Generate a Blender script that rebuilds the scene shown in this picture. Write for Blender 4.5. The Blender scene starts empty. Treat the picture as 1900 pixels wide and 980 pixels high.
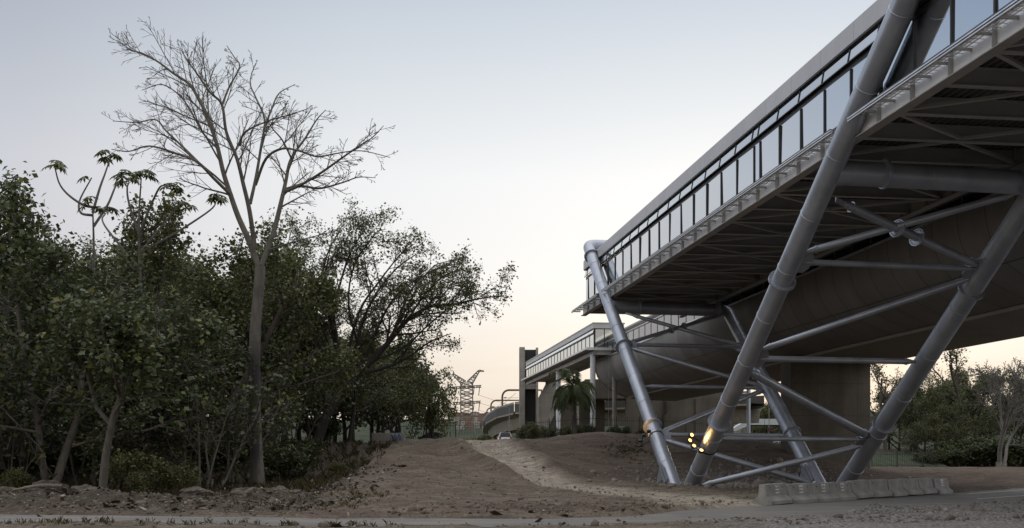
import bpy, bmesh, math, random
import numpy as np
from mathutils import Vector, Matrix

sc = bpy.context.scene
C = sc.collection
R = math.radians
EYE = 1.7

# ------------------------------------------------------------------ camera
cd = bpy.data.cameras.new('camera')
cam = bpy.data.objects.new('camera', cd)
C.objects.link(cam)
sc.camera = cam
cam.location = (0, 0, EYE)
cam.rotation_euler = (R(90), 0, 0)
cd.sensor_width = 36
cd.lens = 39.79
cd.shift_y = 0.1905
cd.clip_start = 0.1
cd.clip_end = 9000

# ------------------------------------------------------------------ sky
SUN_AZ = 14.0      # degrees to the right of straight ahead
SUN_EL = 3.0
wd = bpy.data.worlds.new('World')
sc.world = wd
wd.use_nodes = True
nt = wd.node_tree
for n in list(nt.nodes):
    nt.nodes.remove(n)
N = nt.nodes.new
L = nt.links.new


def mth(tree, op, a, b=None, c=None, clamp=False):
    n = tree.nodes.new('ShaderNodeMath')
    n.operation = op
    n.use_clamp = clamp
    for i, v in enumerate((a, b, c)):
        if v is None:
            continue
        if isinstance(v, (int, float)):
            n.inputs[i].default_value = v
        else:
            tree.links.new(v, n.inputs[i])
    return n.outputs[0]


def mixc(tree, fac, a, b, blend='MIX'):
    n = tree.nodes.new('ShaderNodeMix')
    n.data_type = 'RGBA'
    n.blend_type = blend
    if isinstance(fac, (int, float)):
        n.inputs[0].default_value = fac
    else:
        tree.links.new(fac, n.inputs[0])
    for s, v in ((6, a), (7, b)):
        if isinstance(v, tuple):
            n.inputs[s].default_value = (v[0], v[1], v[2], 1)
        else:
            tree.links.new(v, n.inputs[s])
    return n.outputs[2]


def ramp(tree, fac, stops, interp='LINEAR'):
    n = tree.nodes.new('ShaderNodeValToRGB')
    n.color_ramp.interpolation = interp
    els = n.color_ramp.elements
    while len(els) < len(stops):
        els.new(0.5)
    for e, (p, c) in zip(els, stops):
        e.position = p
        e.color = (c[0], c[1], c[2], 1) if isinstance(c, tuple) else (c, c, c, 1)
    tree.links.new(fac, n.inputs[0])
    return n.outputs[0]


def lin(r, g, b):
    f = lambda v: (v / 255 / 12.92) if v <= 10 else ((v / 255 + 0.055) / 1.055) ** 2.4
    return (f(r), f(g), f(b))


sky = N('ShaderNodeTexSky')
sky.sky_type = 'NISHITA'
sky.sun_disc = False
sky.sun_elevation = R(SUN_EL)
sky.sun_rotation = R(SUN_AZ)
sky.air_density = 1.0
sky.dust_density = 4.0
sky.ozone_density = 4.0
tc = N('ShaderNodeTexCoord')
sp = N('ShaderNodeSeparateXYZ')
L(tc.outputs['Generated'], sp.inputs[0])
# evening gradient: warm horizon, pale middle, grey-blue above, unseen zenith raised as added fill
elev = ramp(nt, mth(nt, 'MAXIMUM', sp.outputs[2], 0.0), [
    (0.0, lin(228, 215, 200)), (0.045, lin(235, 225, 212)), (0.095, lin(245, 239, 230)), (0.16, lin(248, 247, 245)),
    (0.24, lin(246, 247, 247)), (0.32, lin(222, 228, 232)), (0.38, lin(203, 211, 221)), (0.60, (.85, .88, .93)), (1.0, (1.75, 1.74, 1.76))])
# dims away from the sun; beyond view, sides and back raised as added fill
sx, sy = math.sin(R(SUN_AZ)), math.cos(R(SUN_AZ))
hl = mth(nt, 'SQRT', mth(nt, 'ADD', mth(nt, 'MULTIPLY', sp.outputs[0], sp.outputs[0]),
                         mth(nt, 'MULTIPLY', sp.outputs[1], sp.outputs[1])))
ca = mth(nt, 'DIVIDE', mth(nt, 'ADD', mth(nt, 'MULTIPLY', sp.outputs[0], sx), mth(nt, 'MULTIPLY', sp.outputs[1], sy)),
         mth(nt, 'MAXIMUM', hl, 0.05))
az = ramp(nt, mth(nt, 'MULTIPLY_ADD', ca, 0.5, 0.5), [
    (0.0, (.88, .83, .79)), (0.30, (1.15, 1.11, 1.08)), (0.52, (2.4, 2.44, 2.58)), (0.66, (1.25, 1.32, 1.48)), (0.78, (.50, .58, .74)), (0.84, (.55, .60, .70)), (0.90, lin(219, 218, 222)), (0.965, lin(248, 248, 248)), (1.0, (1, 1, 1))])
az = mixc(nt, ramp(nt, sp.outputs[2], [(0.42, 0.0), (0.75, 1.0)]), az, (1.0, 1.0, 1.0))
grad = mixc(nt, 1.0, elev, az, 'MULTIPLY')
# thin evening cloud near the horizon
mp = N('ShaderNodeMapping')
mp.inputs['Scale'].default_value = (3.0, 3.0, 26.0)
L(tc.outputs['Generated'], mp.inputs[0])
cn = N('ShaderNodeTexNoise')
cn.inputs['Scale'].default_value = 1.6
cn.inputs['Detail'].default_value = 6
L(mp.outputs[0], cn.inputs['Vector'])
band = ramp(nt, sp.outputs[2], [(0.0, 0.9), (0.06, 0.6), (0.13, 0.0)])
cm = mth(nt, 'MULTIPLY', ramp(nt, cn.outputs[0], [(0.5, 0.0), (0.68, 1.0)]), mth(nt, 'MULTIPLY', band, 0.75))
grad = mixc(nt, cm, grad, lin(228, 213, 199))
bg1 = N('ShaderNodeBackground')
L(sky.outputs[0], bg1.inputs[0])
bg1.inputs[1].default_value = 0.03
bg2 = N('ShaderNodeBackground')
L(grad, bg2.inputs[0])
bg2.inputs[1].default_value = 0.96
ad = N('ShaderNodeAddShader')
wo = N('ShaderNodeOutputWorld')
L(bg1.outputs[0], ad.inputs[0])
L(bg2.outputs[0], ad.inputs[1])
L(ad.outputs[0], wo.inputs[0])

sd = bpy.data.lights.new('sun', 'SUN')
sd.energy = 0.5
sd.angle = R(10)
sd.color = (1.0, 0.80, 0.58)
sun = bpy.data.objects.new('sun', sd)
C.objects.link(sun)
sdir = Vector((math.sin(R(SUN_AZ)) * math.cos(R(SUN_EL)), math.cos(R(SUN_AZ)) * math.cos(R(SUN_EL)), math.sin(R(SUN_EL))))
sun.rotation_euler = sdir.to_track_quat('Z', 'Y').to_euler()
sun.location = (0, 0, 60)

sc.view_settings.view_transform = 'Standard'
sc.view_settings.look = 'None'
sc.view_settings.exposure = 0.0
sc.view_settings.gamma = 1.0
sc.view_settings.use_curve_mapping = False
sc.render.engine = 'CYCLES'
sc.cycles.max_bounces = 6
sc.cycles.diffuse_bounces = 3
sc.cycles.glossy_bounces = 3
sc.cycles.transparent_max_bounces = 12
sc.cycles.transmission_bounces = 3
sc.cycles.caustics_reflective = False
sc.cycles.caustics_refractive = False
sc.cycles.sample_clamp_indirect = 6
sc.cycles.use_denoising = True

# ------------------------------------------------------------------ helpers


def nz(v):
    v = np.asarray(v, float)
    return v / max(1e-9, np.linalg.norm(v))


def px(x, y, Y):                       # the spot seen at photo pixel (x, y), Y metres out
    return np.array([(x - 950) / 2100 * Y, Y, EYE + (852 - y) / 2100 * Y])


def W(s, w, z):                        # frame of the bridge: s along it, w across it
    return np.array([w * .9912 - s * .1322, w * .1322 + s * .9912, z])


SDIR = np.array([-.1322, .9912, 0.0])
WDIR = np.array([.9912, .1322, 0.0])
ZDIR = np.array([0, 0, 1.0])


def np_mesh(name, verts, faces, k):
    """mesh from an (n,3) array and an (m,k) index array"""
    me = bpy.data.meshes.new(name)
    verts = np.asarray(verts, np.float32)
    faces = np.asarray(faces, np.int32)
    me.vertices.add(len(verts))
    me.vertices.foreach_set('co', verts.ravel())
    me.loops.add(faces.size)
    me.loops.foreach_set('vertex_index', faces.ravel())
    me.polygons.add(len(faces))
    me.polygons.foreach_set('loop_start', np.arange(0, faces.size, k, dtype=np.int32))
    me.update(calc_edges=True)
    me.validate()
    return me


class MB:
    def __init__(self):
        self.v = []
        self.f = []

    def poly(self, pts):
        b = len(self.v)
        self.v += [tuple(p) for p in pts]
        self.f.append(tuple(range(b, b + len(pts))))

    def box(self, c, size, ax=None):
        c = np.asarray(c, float)
        X, Y, Z = ax if ax else (np.array([1., 0, 0]), np.array([0, 1., 0]), ZDIR)
        b = len(self.v)
        for dz in (-.5, .5):
            for dx, dy in ((-.5, -.5), (.5, -.5), (.5, .5), (-.5, .5)):
                self.v.append(tuple(c + X * dx * size[0] + Y * dy * size[1] + Z * dz * size[2]))
        for q in ((3, 2, 1, 0), (4, 5, 6, 7), (0, 1, 5, 4), (1, 2, 6, 5), (2, 3, 7, 6), (3, 0, 4, 7)):
            self.f.append(tuple(b + i for i in q))

    def sbox(self, s0, s1, w0, w1, z0, z1):   # box in the bridge's frame
        self.box(W((s0 + s1) / 2, (w0 + w1) / 2, (z0 + z1) / 2), (abs(w1 - w0), abs(s1 - s0), abs(z1 - z0)), (WDIR, SDIR, ZDIR))

    def bar(self, p0, p1, w, h, up=(0, 0, 1)):
        p0 = np.asarray(p0, float)
        p1 = np.asarray(p1, float)
        d = p1 - p0
        ln = np.linalg.norm(d)
        d = d / ln
        u = np.asarray(up, float)
        if abs(np.dot(u, d)) > .95:
            u = np.array([1., 0, 0])
        x = nz(np.cross(d, u))
        z = np.cross(x, d)
        self.box((p0 + p1) / 2, (w, ln, h), (x, d, z))

    def tube(self, pts, r, n=12, cap=True):
        pts = [np.asarray(p, float) for p in pts]
        m = len(pts)
        rr = r if hasattr(r, '__len__') else [r] * m
        b = len(self.v)
        ref = None
        for i in range(m):
            d = nz(pts[min(i + 1, m - 1)] - pts[max(i - 1, 0)])
            if ref is None:
                ref = np.array([1., 0, 0]) if abs(d[0]) < .8 else np.array([0, 1., 0])
            x = nz(ref - d * np.dot(ref, d))
            ref = x
            y = np.cross(d, x)
            for k in range(n):
                a = 2 * math.pi * k / n
                self.v.append(tuple(pts[i] + (x * math.cos(a) + y * math.sin(a)) * rr[i]))
        for i in range(m - 1):
            for k in range(n):
                k2 = (k + 1) % n
                self.f.append((b + i * n + k, b + i * n + k2, b + (i + 1) * n + k2, b + (i + 1) * n + k))
        if cap:
            self.f.append(tuple(b + k for k in reversed(range(n))))
            self.f.append(tuple(b + (m - 1) * n + k for k in range(n)))

    def prism(self, prof, a, b, ax):        # profile [(x,z)] swept from a to b; ax = (x axis, z axis)
        bi = len(self.v)
        n = len(prof)
        for o in (a, b):
            for (x, z) in prof:
                self.v.append(tuple(np.asarray(o) + ax[0] * x + ax[1] * z))
        for k in range(n):
            k2 = (k + 1) % n
            self.f.append((bi + k, bi + k2, bi + n + k2, bi + n + k))
        self.f.append(tuple(bi + k for k in reversed(range(n))))
        self.f.append(tuple(bi + n + k for k in range(n)))

    def build(self, name, mat, parent=None, smooth=False, label=None, bevel=0, origin=None):
        off = np.zeros(3)
        if parent is not None:
            q = parent
            while q is not None:
                off = off + np.array(q.location)
                q = q.parent
        elif origin is not None:
            off = np.asarray(origin, float)
        me = bpy.data.meshes.new(name)
        vv = np.array(self.v) - off
        me.from_pydata([tuple(p) for p in vv], [], self.f)
        bm = bmesh.new()
        bm.from_mesh(me)
        if bevel:
            bmesh.ops.bevel(bm, geom=[e for e in bm.edges if e.calc_face_angle(0) > .4], offset=bevel, segments=2, profile=.6, affect='EDGES')
        bmesh.ops.recalc_face_normals(bm, faces=bm.faces)
        bm.to_mesh(me)
        bm.free()
        if smooth:
            me.shade_smooth()
            me.set_sharp_from_angle(angle=R(35))
        me.materials.append(mat)
        o = bpy.data.objects.new(name, me)
        C.objects.link(o)
        if parent is not None:
            o.parent = parent
        elif origin is not None:
            o.location = origin
        if label:
            o['label'] = label
        return o


def tag(o, label, cat, group=None):
    o['label'] = label
    o['category'] = cat
    if group:
        o['group'] = group
    return o


def thing(name, label, cat, loc=(0, 0, 0), group=None, rotz=0):
    o = bpy.data.objects.new(name, None)
    o.empty_display_size = .3
    C.objects.link(o)
    o.location = tuple(float(v) for v in loc)
    o.rotation_euler = (0, 0, rotz)
    return tag(o, label, cat, group)


def child(name, me, parent, label=None):
    o = bpy.data.objects.new(name, me)
    C.objects.link(o)
    o.parent = parent
    if label:
        o['label'] = label
    return o


def copy_tree(root, loc, rotz, label, group=None, scale=(1, 1, 1)):
    r = root.copy()
    C.objects.link(r)
    r.location = tuple(float(v) for v in loc)
    r.rotation_euler = (0, 0, rotz)
    r.scale = scale
    r['label'] = label
    if group:
        r['group'] = group
    elif 'group' in r:
        del r['group']
    for ch in list(root.children):
        c = ch.copy()
        C.objects.link(c)
        c.parent = r
        for g in ch.children:
            d = g.copy()
            C.objects.link(d)
            d.parent = c
    return r


# ------------------------------------------------------------------ materials


def newmat(name):
    m = bpy.data.materials.new(name)
    m.use_nodes = True
    return m, m.node_tree, m.node_tree.nodes['Principled BSDF']


def noise(tree, scale, detail=4, rough=.6, vec=None, mapscale=None):
    n = tree.nodes.new('ShaderNodeTexNoise')
    n.inputs['Scale'].default_value = scale
    n.inputs['Detail'].default_value = detail
    n.inputs['Roughness'].default_value = rough
    if vec is None:
        t = tree.nodes.new('ShaderNodeTexCoord')
        vec = t.outputs['Object']
    if mapscale:
        m = tree.nodes.new('ShaderNodeMapping')
        m.inputs['Scale'].default_value = mapscale
        tree.links.new(vec, m.inputs[0])
        vec = m.outputs[0]
    tree.links.new(vec, n.inputs['Vector'])
    return n.outputs[0]


def bump(tree, bs, h, strength=.3, dist=.05):
    b = tree.nodes.new('ShaderNodeBump')
    b.inputs['Strength'].default_value = strength
    b.inputs['Distance'].default_value = dist
    tree.links.new(h, b.inputs['Height'])
    tree.links.new(b.outputs[0], bs.inputs['Normal'])


def mottled(name, c1, c2, scale=2, rough=.6, metal=0.0, mapscale=None, bmp=0, fine=0, rvar=0):
    m, t, b = newmat(name)
    n = noise(t, scale, 5, .6, mapscale=mapscale)
    f = ramp(t, n, [(.32, 0.0), (.68, 1.0)])
    col = mixc(t, f, c1, c2)
    if fine:
        n2 = noise(t, fine, 3, .7)
        col = mixc(t, .35, col, mixc(t, 1.0, col, ramp(t, n2, [(.3, .45), (.7, 1.6)]), 'MULTIPLY'))
    t.links.new(col, b.inputs['Base Color'])
    b.inputs['Roughness'].default_value = rough
    if rvar:
        t.links.new(mth(t, 'MULTIPLY_ADD', n, rvar, rough - rvar / 2), b.inputs['Roughness'])
    b.inputs['Metallic'].default_value = metal
    if bmp:
        bump(t, b, noise(t, fine or scale * 6, 4, .7), .5, bmp)
    return m


M = {}
M['steel'] = mottled('silver_grey_paint', (.31, .335, .385), (.43, .46, .52), .8, .38, .5, mapscale=(1, 1, .35), rvar=.16)
M['frame'] = mottled('grey_floor_steel', (.31, .305, .295), (.38, .372, .36), .9, .6, 0, mapscale=(1, 1, 3))
M['dark_metal'] = mottled('dark_anodised_metal', (.03, .031, .033), (.05, .05, .052), 2, .45, .3)
M['alu'] = mottled('bare_aluminium', (.55, .56, .57), (.68, .69, .70), 3, .35, .7)
M['cable'] = mottled('black_rubber', (.012, .012, .012), (.02, .02, .02), 6, .6)
M['white_post'] = mottled('white_painted_post', (.55, .56, .58), (.66, .67, .69), 1, .5)
M['concrete'] = mottled('weathered_concrete', (.24, .225, .20), (.34, .32, .285), .35, .85, 0, mapscale=(1, 1, .45), bmp=.01, fine=9)
M['concrete_dark'] = mottled('grimy_concrete', (.085, .07, .055), (.125, .105, .08), .3, .9, 0, mapscale=(1, 1, .4), bmp=.01, fine=8)
M['barrier'] = mottled('barrier_concrete', (.17, .165, .15), (.31, .30, .28), 1.3, .9, 0, bmp=.008, fine=26)
M['white_paint'] = mottled('worn_white_paint', (.45, .45, .44), (.70, .70, .68), 14, .7)
M['louvre'] = mottled('black_louvre', (.012, .012, .013), (.02, .02, .021), 3, .5)
M['galv'] = mottled('galvanised_lattice', (.20, .195, .19), (.28, .27, .26), .3, .6, .3)
M['rail_box'] = mottled('viaduct_concrete', (.20, .18, .145), (.27, .25, .20), .15, .9, bmp=.01, fine=3)
M['brown_steel'] = mottled('rusty_brown_steel', (.07, .055, .045), (.11, .08, .06), .8, .6)
M['fence'] = mottled('dark_green_fence', (.018, .022, .02), (.03, .035, .03), 3, .5)
M['brick'] = mottled('bare_brick', (.20, .135, .11), (.27, .19, .155), .5, .9)
M['render_wall'] = mottled('pale_render', (.30, .28, .25), (.42, .40, .36), .4, .9)
M['tile'] = mottled('clay_tiles', (.17, .085, .06), (.24, .12, .08), .8, .9)
M['rubber'] = mottled('tyre_rubber', (.015, .015, .015), (.03, .03, .03), 8, .8)
M['car_glass'] = mottled('car_glass', (.008, .009, .010), (.012, .013, .014), 1, .08)
M['white_car'] = mottled('white_car_paint', (.62, .63, .65), (.68, .69, .71), 1, .28)
M['dark_car'] = mottled('dark_blue_car_paint', (.012, .014, .022), (.018, .02, .03), 1, .25)
M['grey_car'] = mottled('grey_car_paint', (.20, .21, .23), (.24, .25, .27), 1, .3)
M['red_lens'] = mottled('red_lens', (.30, .01, .008), (.38, .02, .012), 3, .25)
M['plate'] = mottled('number_plate', (.30, .30, .30), (.36, .36, .36), 3, .5)
M['rim'] = mottled('wheel_rim', (.35, .35, .36), (.45, .45, .46), 3, .4, .6)
M['sign_red'] = mottled('faded_red_sign', (.07, .015, .015), (.10, .02, .02), 4, .5)
M['dead_wood'] = mottled('dead_wood', (.17, .14, .11), (.27, .23, .18), 3, .9, mapscale=(6, 6, 1), bmp=.01, fine=20)
M['stone'] = mottled('loose_stone', (.12, .105, .09), (.24, .215, .19), 2.5, .95)
M['litter'] = mottled('pale_litter', (.28, .28, .28), (.5, .5, .49), 1.2, .6)



def cast_concrete(name, c1, c2, lift=2.4):
    m, t, b = newmat(name)
    n = noise(t, .5, 6, .65, mapscale=(1, 1, .12))
    n2 = noise(t, .35, 5, .6)
    n3 = noise(t, 9, 4, .7)
    col = mixc(t, ramp(t, n, [(.32, 0.0), (.68, 1.0)]), c1, c2)
    col = mixc(t, .55, col, mixc(t, 1.0, col, ramp(t, n2, [(.3, .55), (.7, 1.4)]), 'MULTIPLY'))
    col = mixc(t, .3, col, mixc(t, 1.0, col, ramp(t, n3, [(.3, .5), (.7, 1.5)]), 'MULTIPLY'))
    tcn = t.nodes.new('ShaderNodeTexCoord')
    s3 = t.nodes.new('ShaderNodeSeparateXYZ')
    t.links.new(tcn.outputs['Object'], s3.inputs[0])
    fz = mth(t, 'FRACT', mth(t, 'DIVIDE', mth(t, 'ADD', s3.outputs[2], 50.3), lift))
    fx = mth(t, 'FRACT', mth(t, 'DIVIDE', mth(t, 'ADD', s3.outputs[0], 50.1), 3.1))
    ln = mth(t, 'MAXIMUM', mth(t, 'LESS_THAN', fz, .014), mth(t, 'LESS_THAN', fx, .010))
    col = mixc(t, mth(t, 'MULTIPLY', ln, .6), col, tuple(v * .35 for v in c1))
    t.links.new(col, b.inputs['Base Color'])
    b.inputs['Roughness'].default_value = .88
    bump(t, b, n3, .4, .01)
    return m


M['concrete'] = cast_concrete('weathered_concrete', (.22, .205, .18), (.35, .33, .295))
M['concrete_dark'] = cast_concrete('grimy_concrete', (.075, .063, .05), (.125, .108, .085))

# fascia: pale grey panels with fine joints along the bridge
def fascia_mat():
    m, t, b = newmat('fascia_panels')
    n = noise(t, .5, 5, .6, mapscale=(1, 1, .3))
    col = mixc(t, ramp(t, n, [(.3, 0.0), (.7, 1.0)]), (.40, .40, .41), (.48, .48, .49))
    tcn = t.nodes.new('ShaderNodeTexCoord')
    dt = t.nodes.new('ShaderNodeVectorMath')
    dt.operation = 'DOT_PRODUCT'
    dt.inputs[1].default_value = tuple(SDIR)
    t.links.new(tcn.outputs['Object'], dt.inputs[0])
    fr = mth(t, 'FRACT', mth(t, 'DIVIDE', dt.outputs['Value'], 3.1))
    ln = mth(t, 'LESS_THAN', fr, .006)
    col = mixc(t, ln, col, (.10, .10, .105))
    t.links.new(col, b.inputs['Base Color'])
    b.inputs['Roughness'].default_value = .45
    b.inputs['Metallic'].default_value = .2
    return m


M['fascia'] = fascia_mat()


def web_mat():
    m, t, b = newmat('stained_beam_paint')
    tcn = t.nodes.new('ShaderNodeTexCoord')
    sep = t.nodes.new('ShaderNodeSeparateXYZ')
    t.links.new(tcn.outputs['UV'], sep.inputs[0])
    n = noise(t, 1.3, 5, .65, vec=tcn.outputs['UV'], mapscale=(1.2, .6, 1))
    base = mixc(t, ramp(t, n, [(.35, 0.0), (.65, 1.0)]), (.72, .73, .75), (.84, .84, .85))
    # rust runs down from the upper edge of the web
    n2 = noise(t, 1.0, 6, .7, vec=tcn.outputs['UV'], mapscale=(2.6, .35, 1))
    run = mth(t, 'GREATER_THAN', mth(t, 'ADD', mth(t, 'MULTIPLY', n2, 1.1), mth(t, 'MULTIPLY', sep.outputs[1], .8)), 1.12)
    soft = ramp(t, mth(t, 'ADD', mth(t, 'MULTIPLY', n2, 1.1), mth(t, 'MULTIPLY', sep.outputs[1], .8)), [(1.0, 0.0), (1.32, 1.0)])
    col = mixc(t, mth(t, 'MULTIPLY', soft, .8), base, (.20, .115, .055))
    t.links.new(col, b.inputs['Base Color'])
    b.inputs['Roughness'].default_value = .38
    return m


M['web'] = web_mat()


def glass_mat(name, tint, refl, gl_fac):
    m, t, b = newmat(name)
    t.nodes.remove(b)
    out = [n for n in t.nodes if n.type == 'OUTPUT_MATERIAL'][0]
    g = t.nodes.new('ShaderNodeBsdfGlossy')
    g.inputs['Roughness'].default_value = .015
    g.inputs['Color'].default_value = (*refl, 1)
    tr = t.nodes.new('ShaderNodeBsdfTransparent')
    tr.inputs['Color'].default_value = (*tint, 1)
    lw = t.nodes.new('ShaderNodeFresnel')
    lw.inputs['IOR'].default_value = 1.55
    f = mth(t, 'MULTIPLY_ADD', lw.outputs[0], 1 - gl_fac, gl_fac, clamp=True)
    mx = t.nodes.new('ShaderNodeMixShader')
    t.links.new(f, mx.inputs[0])
    t.links.new(tr.outputs[0], mx.inputs[1])
    t.links.new(g.outputs[0], mx.inputs[2])
    t.links.new(mx.outputs[0], out.inputs[0])
    return m


M['glass'] = glass_mat('coated_window_glass', (.22, .24, .26), (.93, .96, .97), .80)
M['glass2'] = glass_mat('clear_window_glass', (.55, .60, .60), (.86, .89, .90), .35)


def bark(name, c1, c2, stain=False, scale=3):
    m, t, b = newmat(name)
    n = noise(t, scale, 6, .7, mapscale=(2.2, 2.2, .5))
    col = mixc(t, ramp(t, n, [(.3, 0.0), (.7, 1.0)]), c1, c2)
    n2 = noise(t, 1.1, 3, .6)
    col = mixc(t, mth(t, 'MULTIPLY', ramp(t, n2, [(.5, 0.0), (.62, 1.0)]), .45), col, tuple(v * .55 for v in c1))
    if stain:                              # a burnt streak on the lower trunk
        tcn = t.nodes.new('ShaderNodeTexCoord')
        s3 = t.nodes.new('ShaderNodeSeparateXYZ')
        t.links.new(tcn.outputs['Object'], s3.inputs[0])
        xs = mth(t, 'ABSOLUTE', mth(t, 'ADD', s3.outputs[0], mth(t, 'MULTIPLY_ADD', n, .5, -.15)))
        band = ramp(t, xs, [(.17, 1.0), (.30, 0.0)])
        zz = ramp(t, mth(t, 'DIVIDE', s3.outputs[2], 12.0), [(.04, 0.45), (.16, 1.0), (.56, 1.0), (.72, 0.0)])
        col = mixc(t, mth(t, 'MULTIPLY', mth(t, 'MULTIPLY', band, zz), .9), col, (.022, .021, .022))
    t.links.new(col, b.inputs['Base Color'])
    b.inputs['Roughness'].default_value = .9
    bump(t, b, n, .6, .03)
    return m


M['bark'] = bark('brown_bark', (.055, .045, .036), (.10, .085, .068))
M['bark_pale'] = bark('grey_bark', (.085, .074, .062), (.16, .143, .122))
M['bark_bare'] = bark('smooth_grey_bark', (.085, .075, .063), (.15, .133, .112), stain=True)
M['bark_dark'] = bark('dark_bark', (.03, .026, .022), (.055, .047, .04))
M['bark_white'] = bark('whitish_bark', (.10, .092, .082), (.17, .158, .14))


def leaf_mat(name, c1, c2, c3, odd=.04, trans=.25):
    m, t, b = newmat(name)
    out = [n for n in t.nodes if n.type == 'OUTPUT_MATERIAL'][0]
    ge = t.nodes.new('ShaderNodeNewGeometry')
    rnd = ge.outputs['Random Per Island']
    col = ramp(t, rnd, [(0.0, c1), (.55, c2), (1 - odd - .01, c2), (1 - odd, c3), (1.0, c3)])
    n = noise(t, .45, 2, .5)
    col = mixc(t, .7, col, mixc(t, 1.0, col, ramp(t, n, [(.3, .6), (.7, 1.45)]), 'MULTIPLY'))
    t.links.new(col, b.inputs['Base Color'])
    b.inputs['Roughness'].default_value = .5
    b.inputs['Specular IOR Level'].default_value = .35
    tl = t.nodes.new('ShaderNodeBsdfTranslucent')
    t.links.new(col, tl.inputs[0])
    mx = t.nodes.new('ShaderNodeMixShader')
    mx.inputs[0].default_value = trans
    t.links.new(b.outputs[0], mx.inputs[1])
    t.links.new(tl.outputs[0], mx.inputs[2])
    t.links.new(mx.outputs[0], out.inputs[0])
    return m


M['leaf_dark'] = leaf_mat('dark_broad_leaves', (.040, .055, .022), (.074, .092, .036), (.18, .17, .05), .05)
M['leaf_mid'] = leaf_mat('mid_green_leaves', (.054, .068, .022), (.098, .112, .036), (.20, .175, .055), .07)
M['leaf_fine'] = leaf_mat('olive_fine_leaves', (.056, .068, .022), (.098, .108, .036), (.17, .15, .055), .08)
M['leaf_yellow'] = leaf_mat('yellowing_leaves', (.06, .068, .026), (.105, .11, .042), (.20, .165, .065), .14)
M['leaf_palm'] = leaf_mat('palm_leaves', (.05, .07, .03), (.085, .11, .045), (.15, .14, .06), .05)
M['leaf_dead'] = leaf_mat('dry_fronds', (.20, .15, .05), (.28, .21, .075), (.33, .27, .12), .2)
M['grass'] = leaf_mat('grass_blades', (.055, .055, .024), (.10, .092, .042), (.20, .165, .09), .3)
M['dry_leaf'] = leaf_mat('fallen_leaves', (.045, .034, .024), (.085, .06, .04), (.22, .19, .15), .08, .05)

# ------------------------------------------------------------------ ground
def _h(i, j, s):
    n = (i * 374761393 + j * 668265263 + s * 1442695) & 0xffffffff
    n = ((n ^ (n >> 13)) * 1274126177) & 0xffffffff
    return ((n ^ (n >> 16)) & 0xffff) / 65535.0


def vn(x, y, s=0):
    x = np.asarray(x, float)
    y = np.asarray(y, float)
    i = np.floor(x).astype(np.int64)
    j = np.floor(y).astype(np.int64)
    fx = x - i
    fy = y - j
    fx = fx * fx * (3 - 2 * fx)
    fy = fy * fy * (3 - 2 * fy)
    return (_h(i, j, s) * (1 - fx) + _h(i + 1, j, s) * fx) * (1 - fy) + (_h(i, j + 1, s) * (1 - fx) + _h(i + 1, j + 1, s) * fx) * fy


def fbm(x, y, s=0, o=4):
    a = 0
    amp = .5
    for k in range(o):
        a = a + amp * (vn(x * 2 ** k, y * 2 ** k, s + k) - .5)
        amp *= .5
    return a


def ss(a, b, x):
    t = np.clip((np.asarray(x, float) - a) / (b - a), 0, 1)
    return t * t * (3 - 2 * t)


FAR = np.array([(-90, 36), (-15.7, 34.7), (-5.4, 32.5), (1.6, 32.3), (3.3, 33.3), (5.67, 37.4), (9, 41.2), (21.6, 56.0), (30, 66.5), (60, 104), (90, 140)])
NEAR = np.array([(-90, 31), (-13.7, 30.2), (-4.8, 29.0), (.7, 28.4), (3.9, 28.6), (8, 31.6), (10.7, 34.7), (13.7, 38.4), (19.4, 43.0), (30, 53), (60, 83), (90, 115)])
TRK = np.array([(9.4, 39.5), (7.5, 44), (5.4, 50), (3.2, 58), (.9, 68), (-1.3, 80), (-3.4, 96), (-4.6, 120)])


def track_d(x, y):
    xc = np.interp(y, TRK[:, 1], TRK[:, 0])
    return (x - xc)


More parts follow.
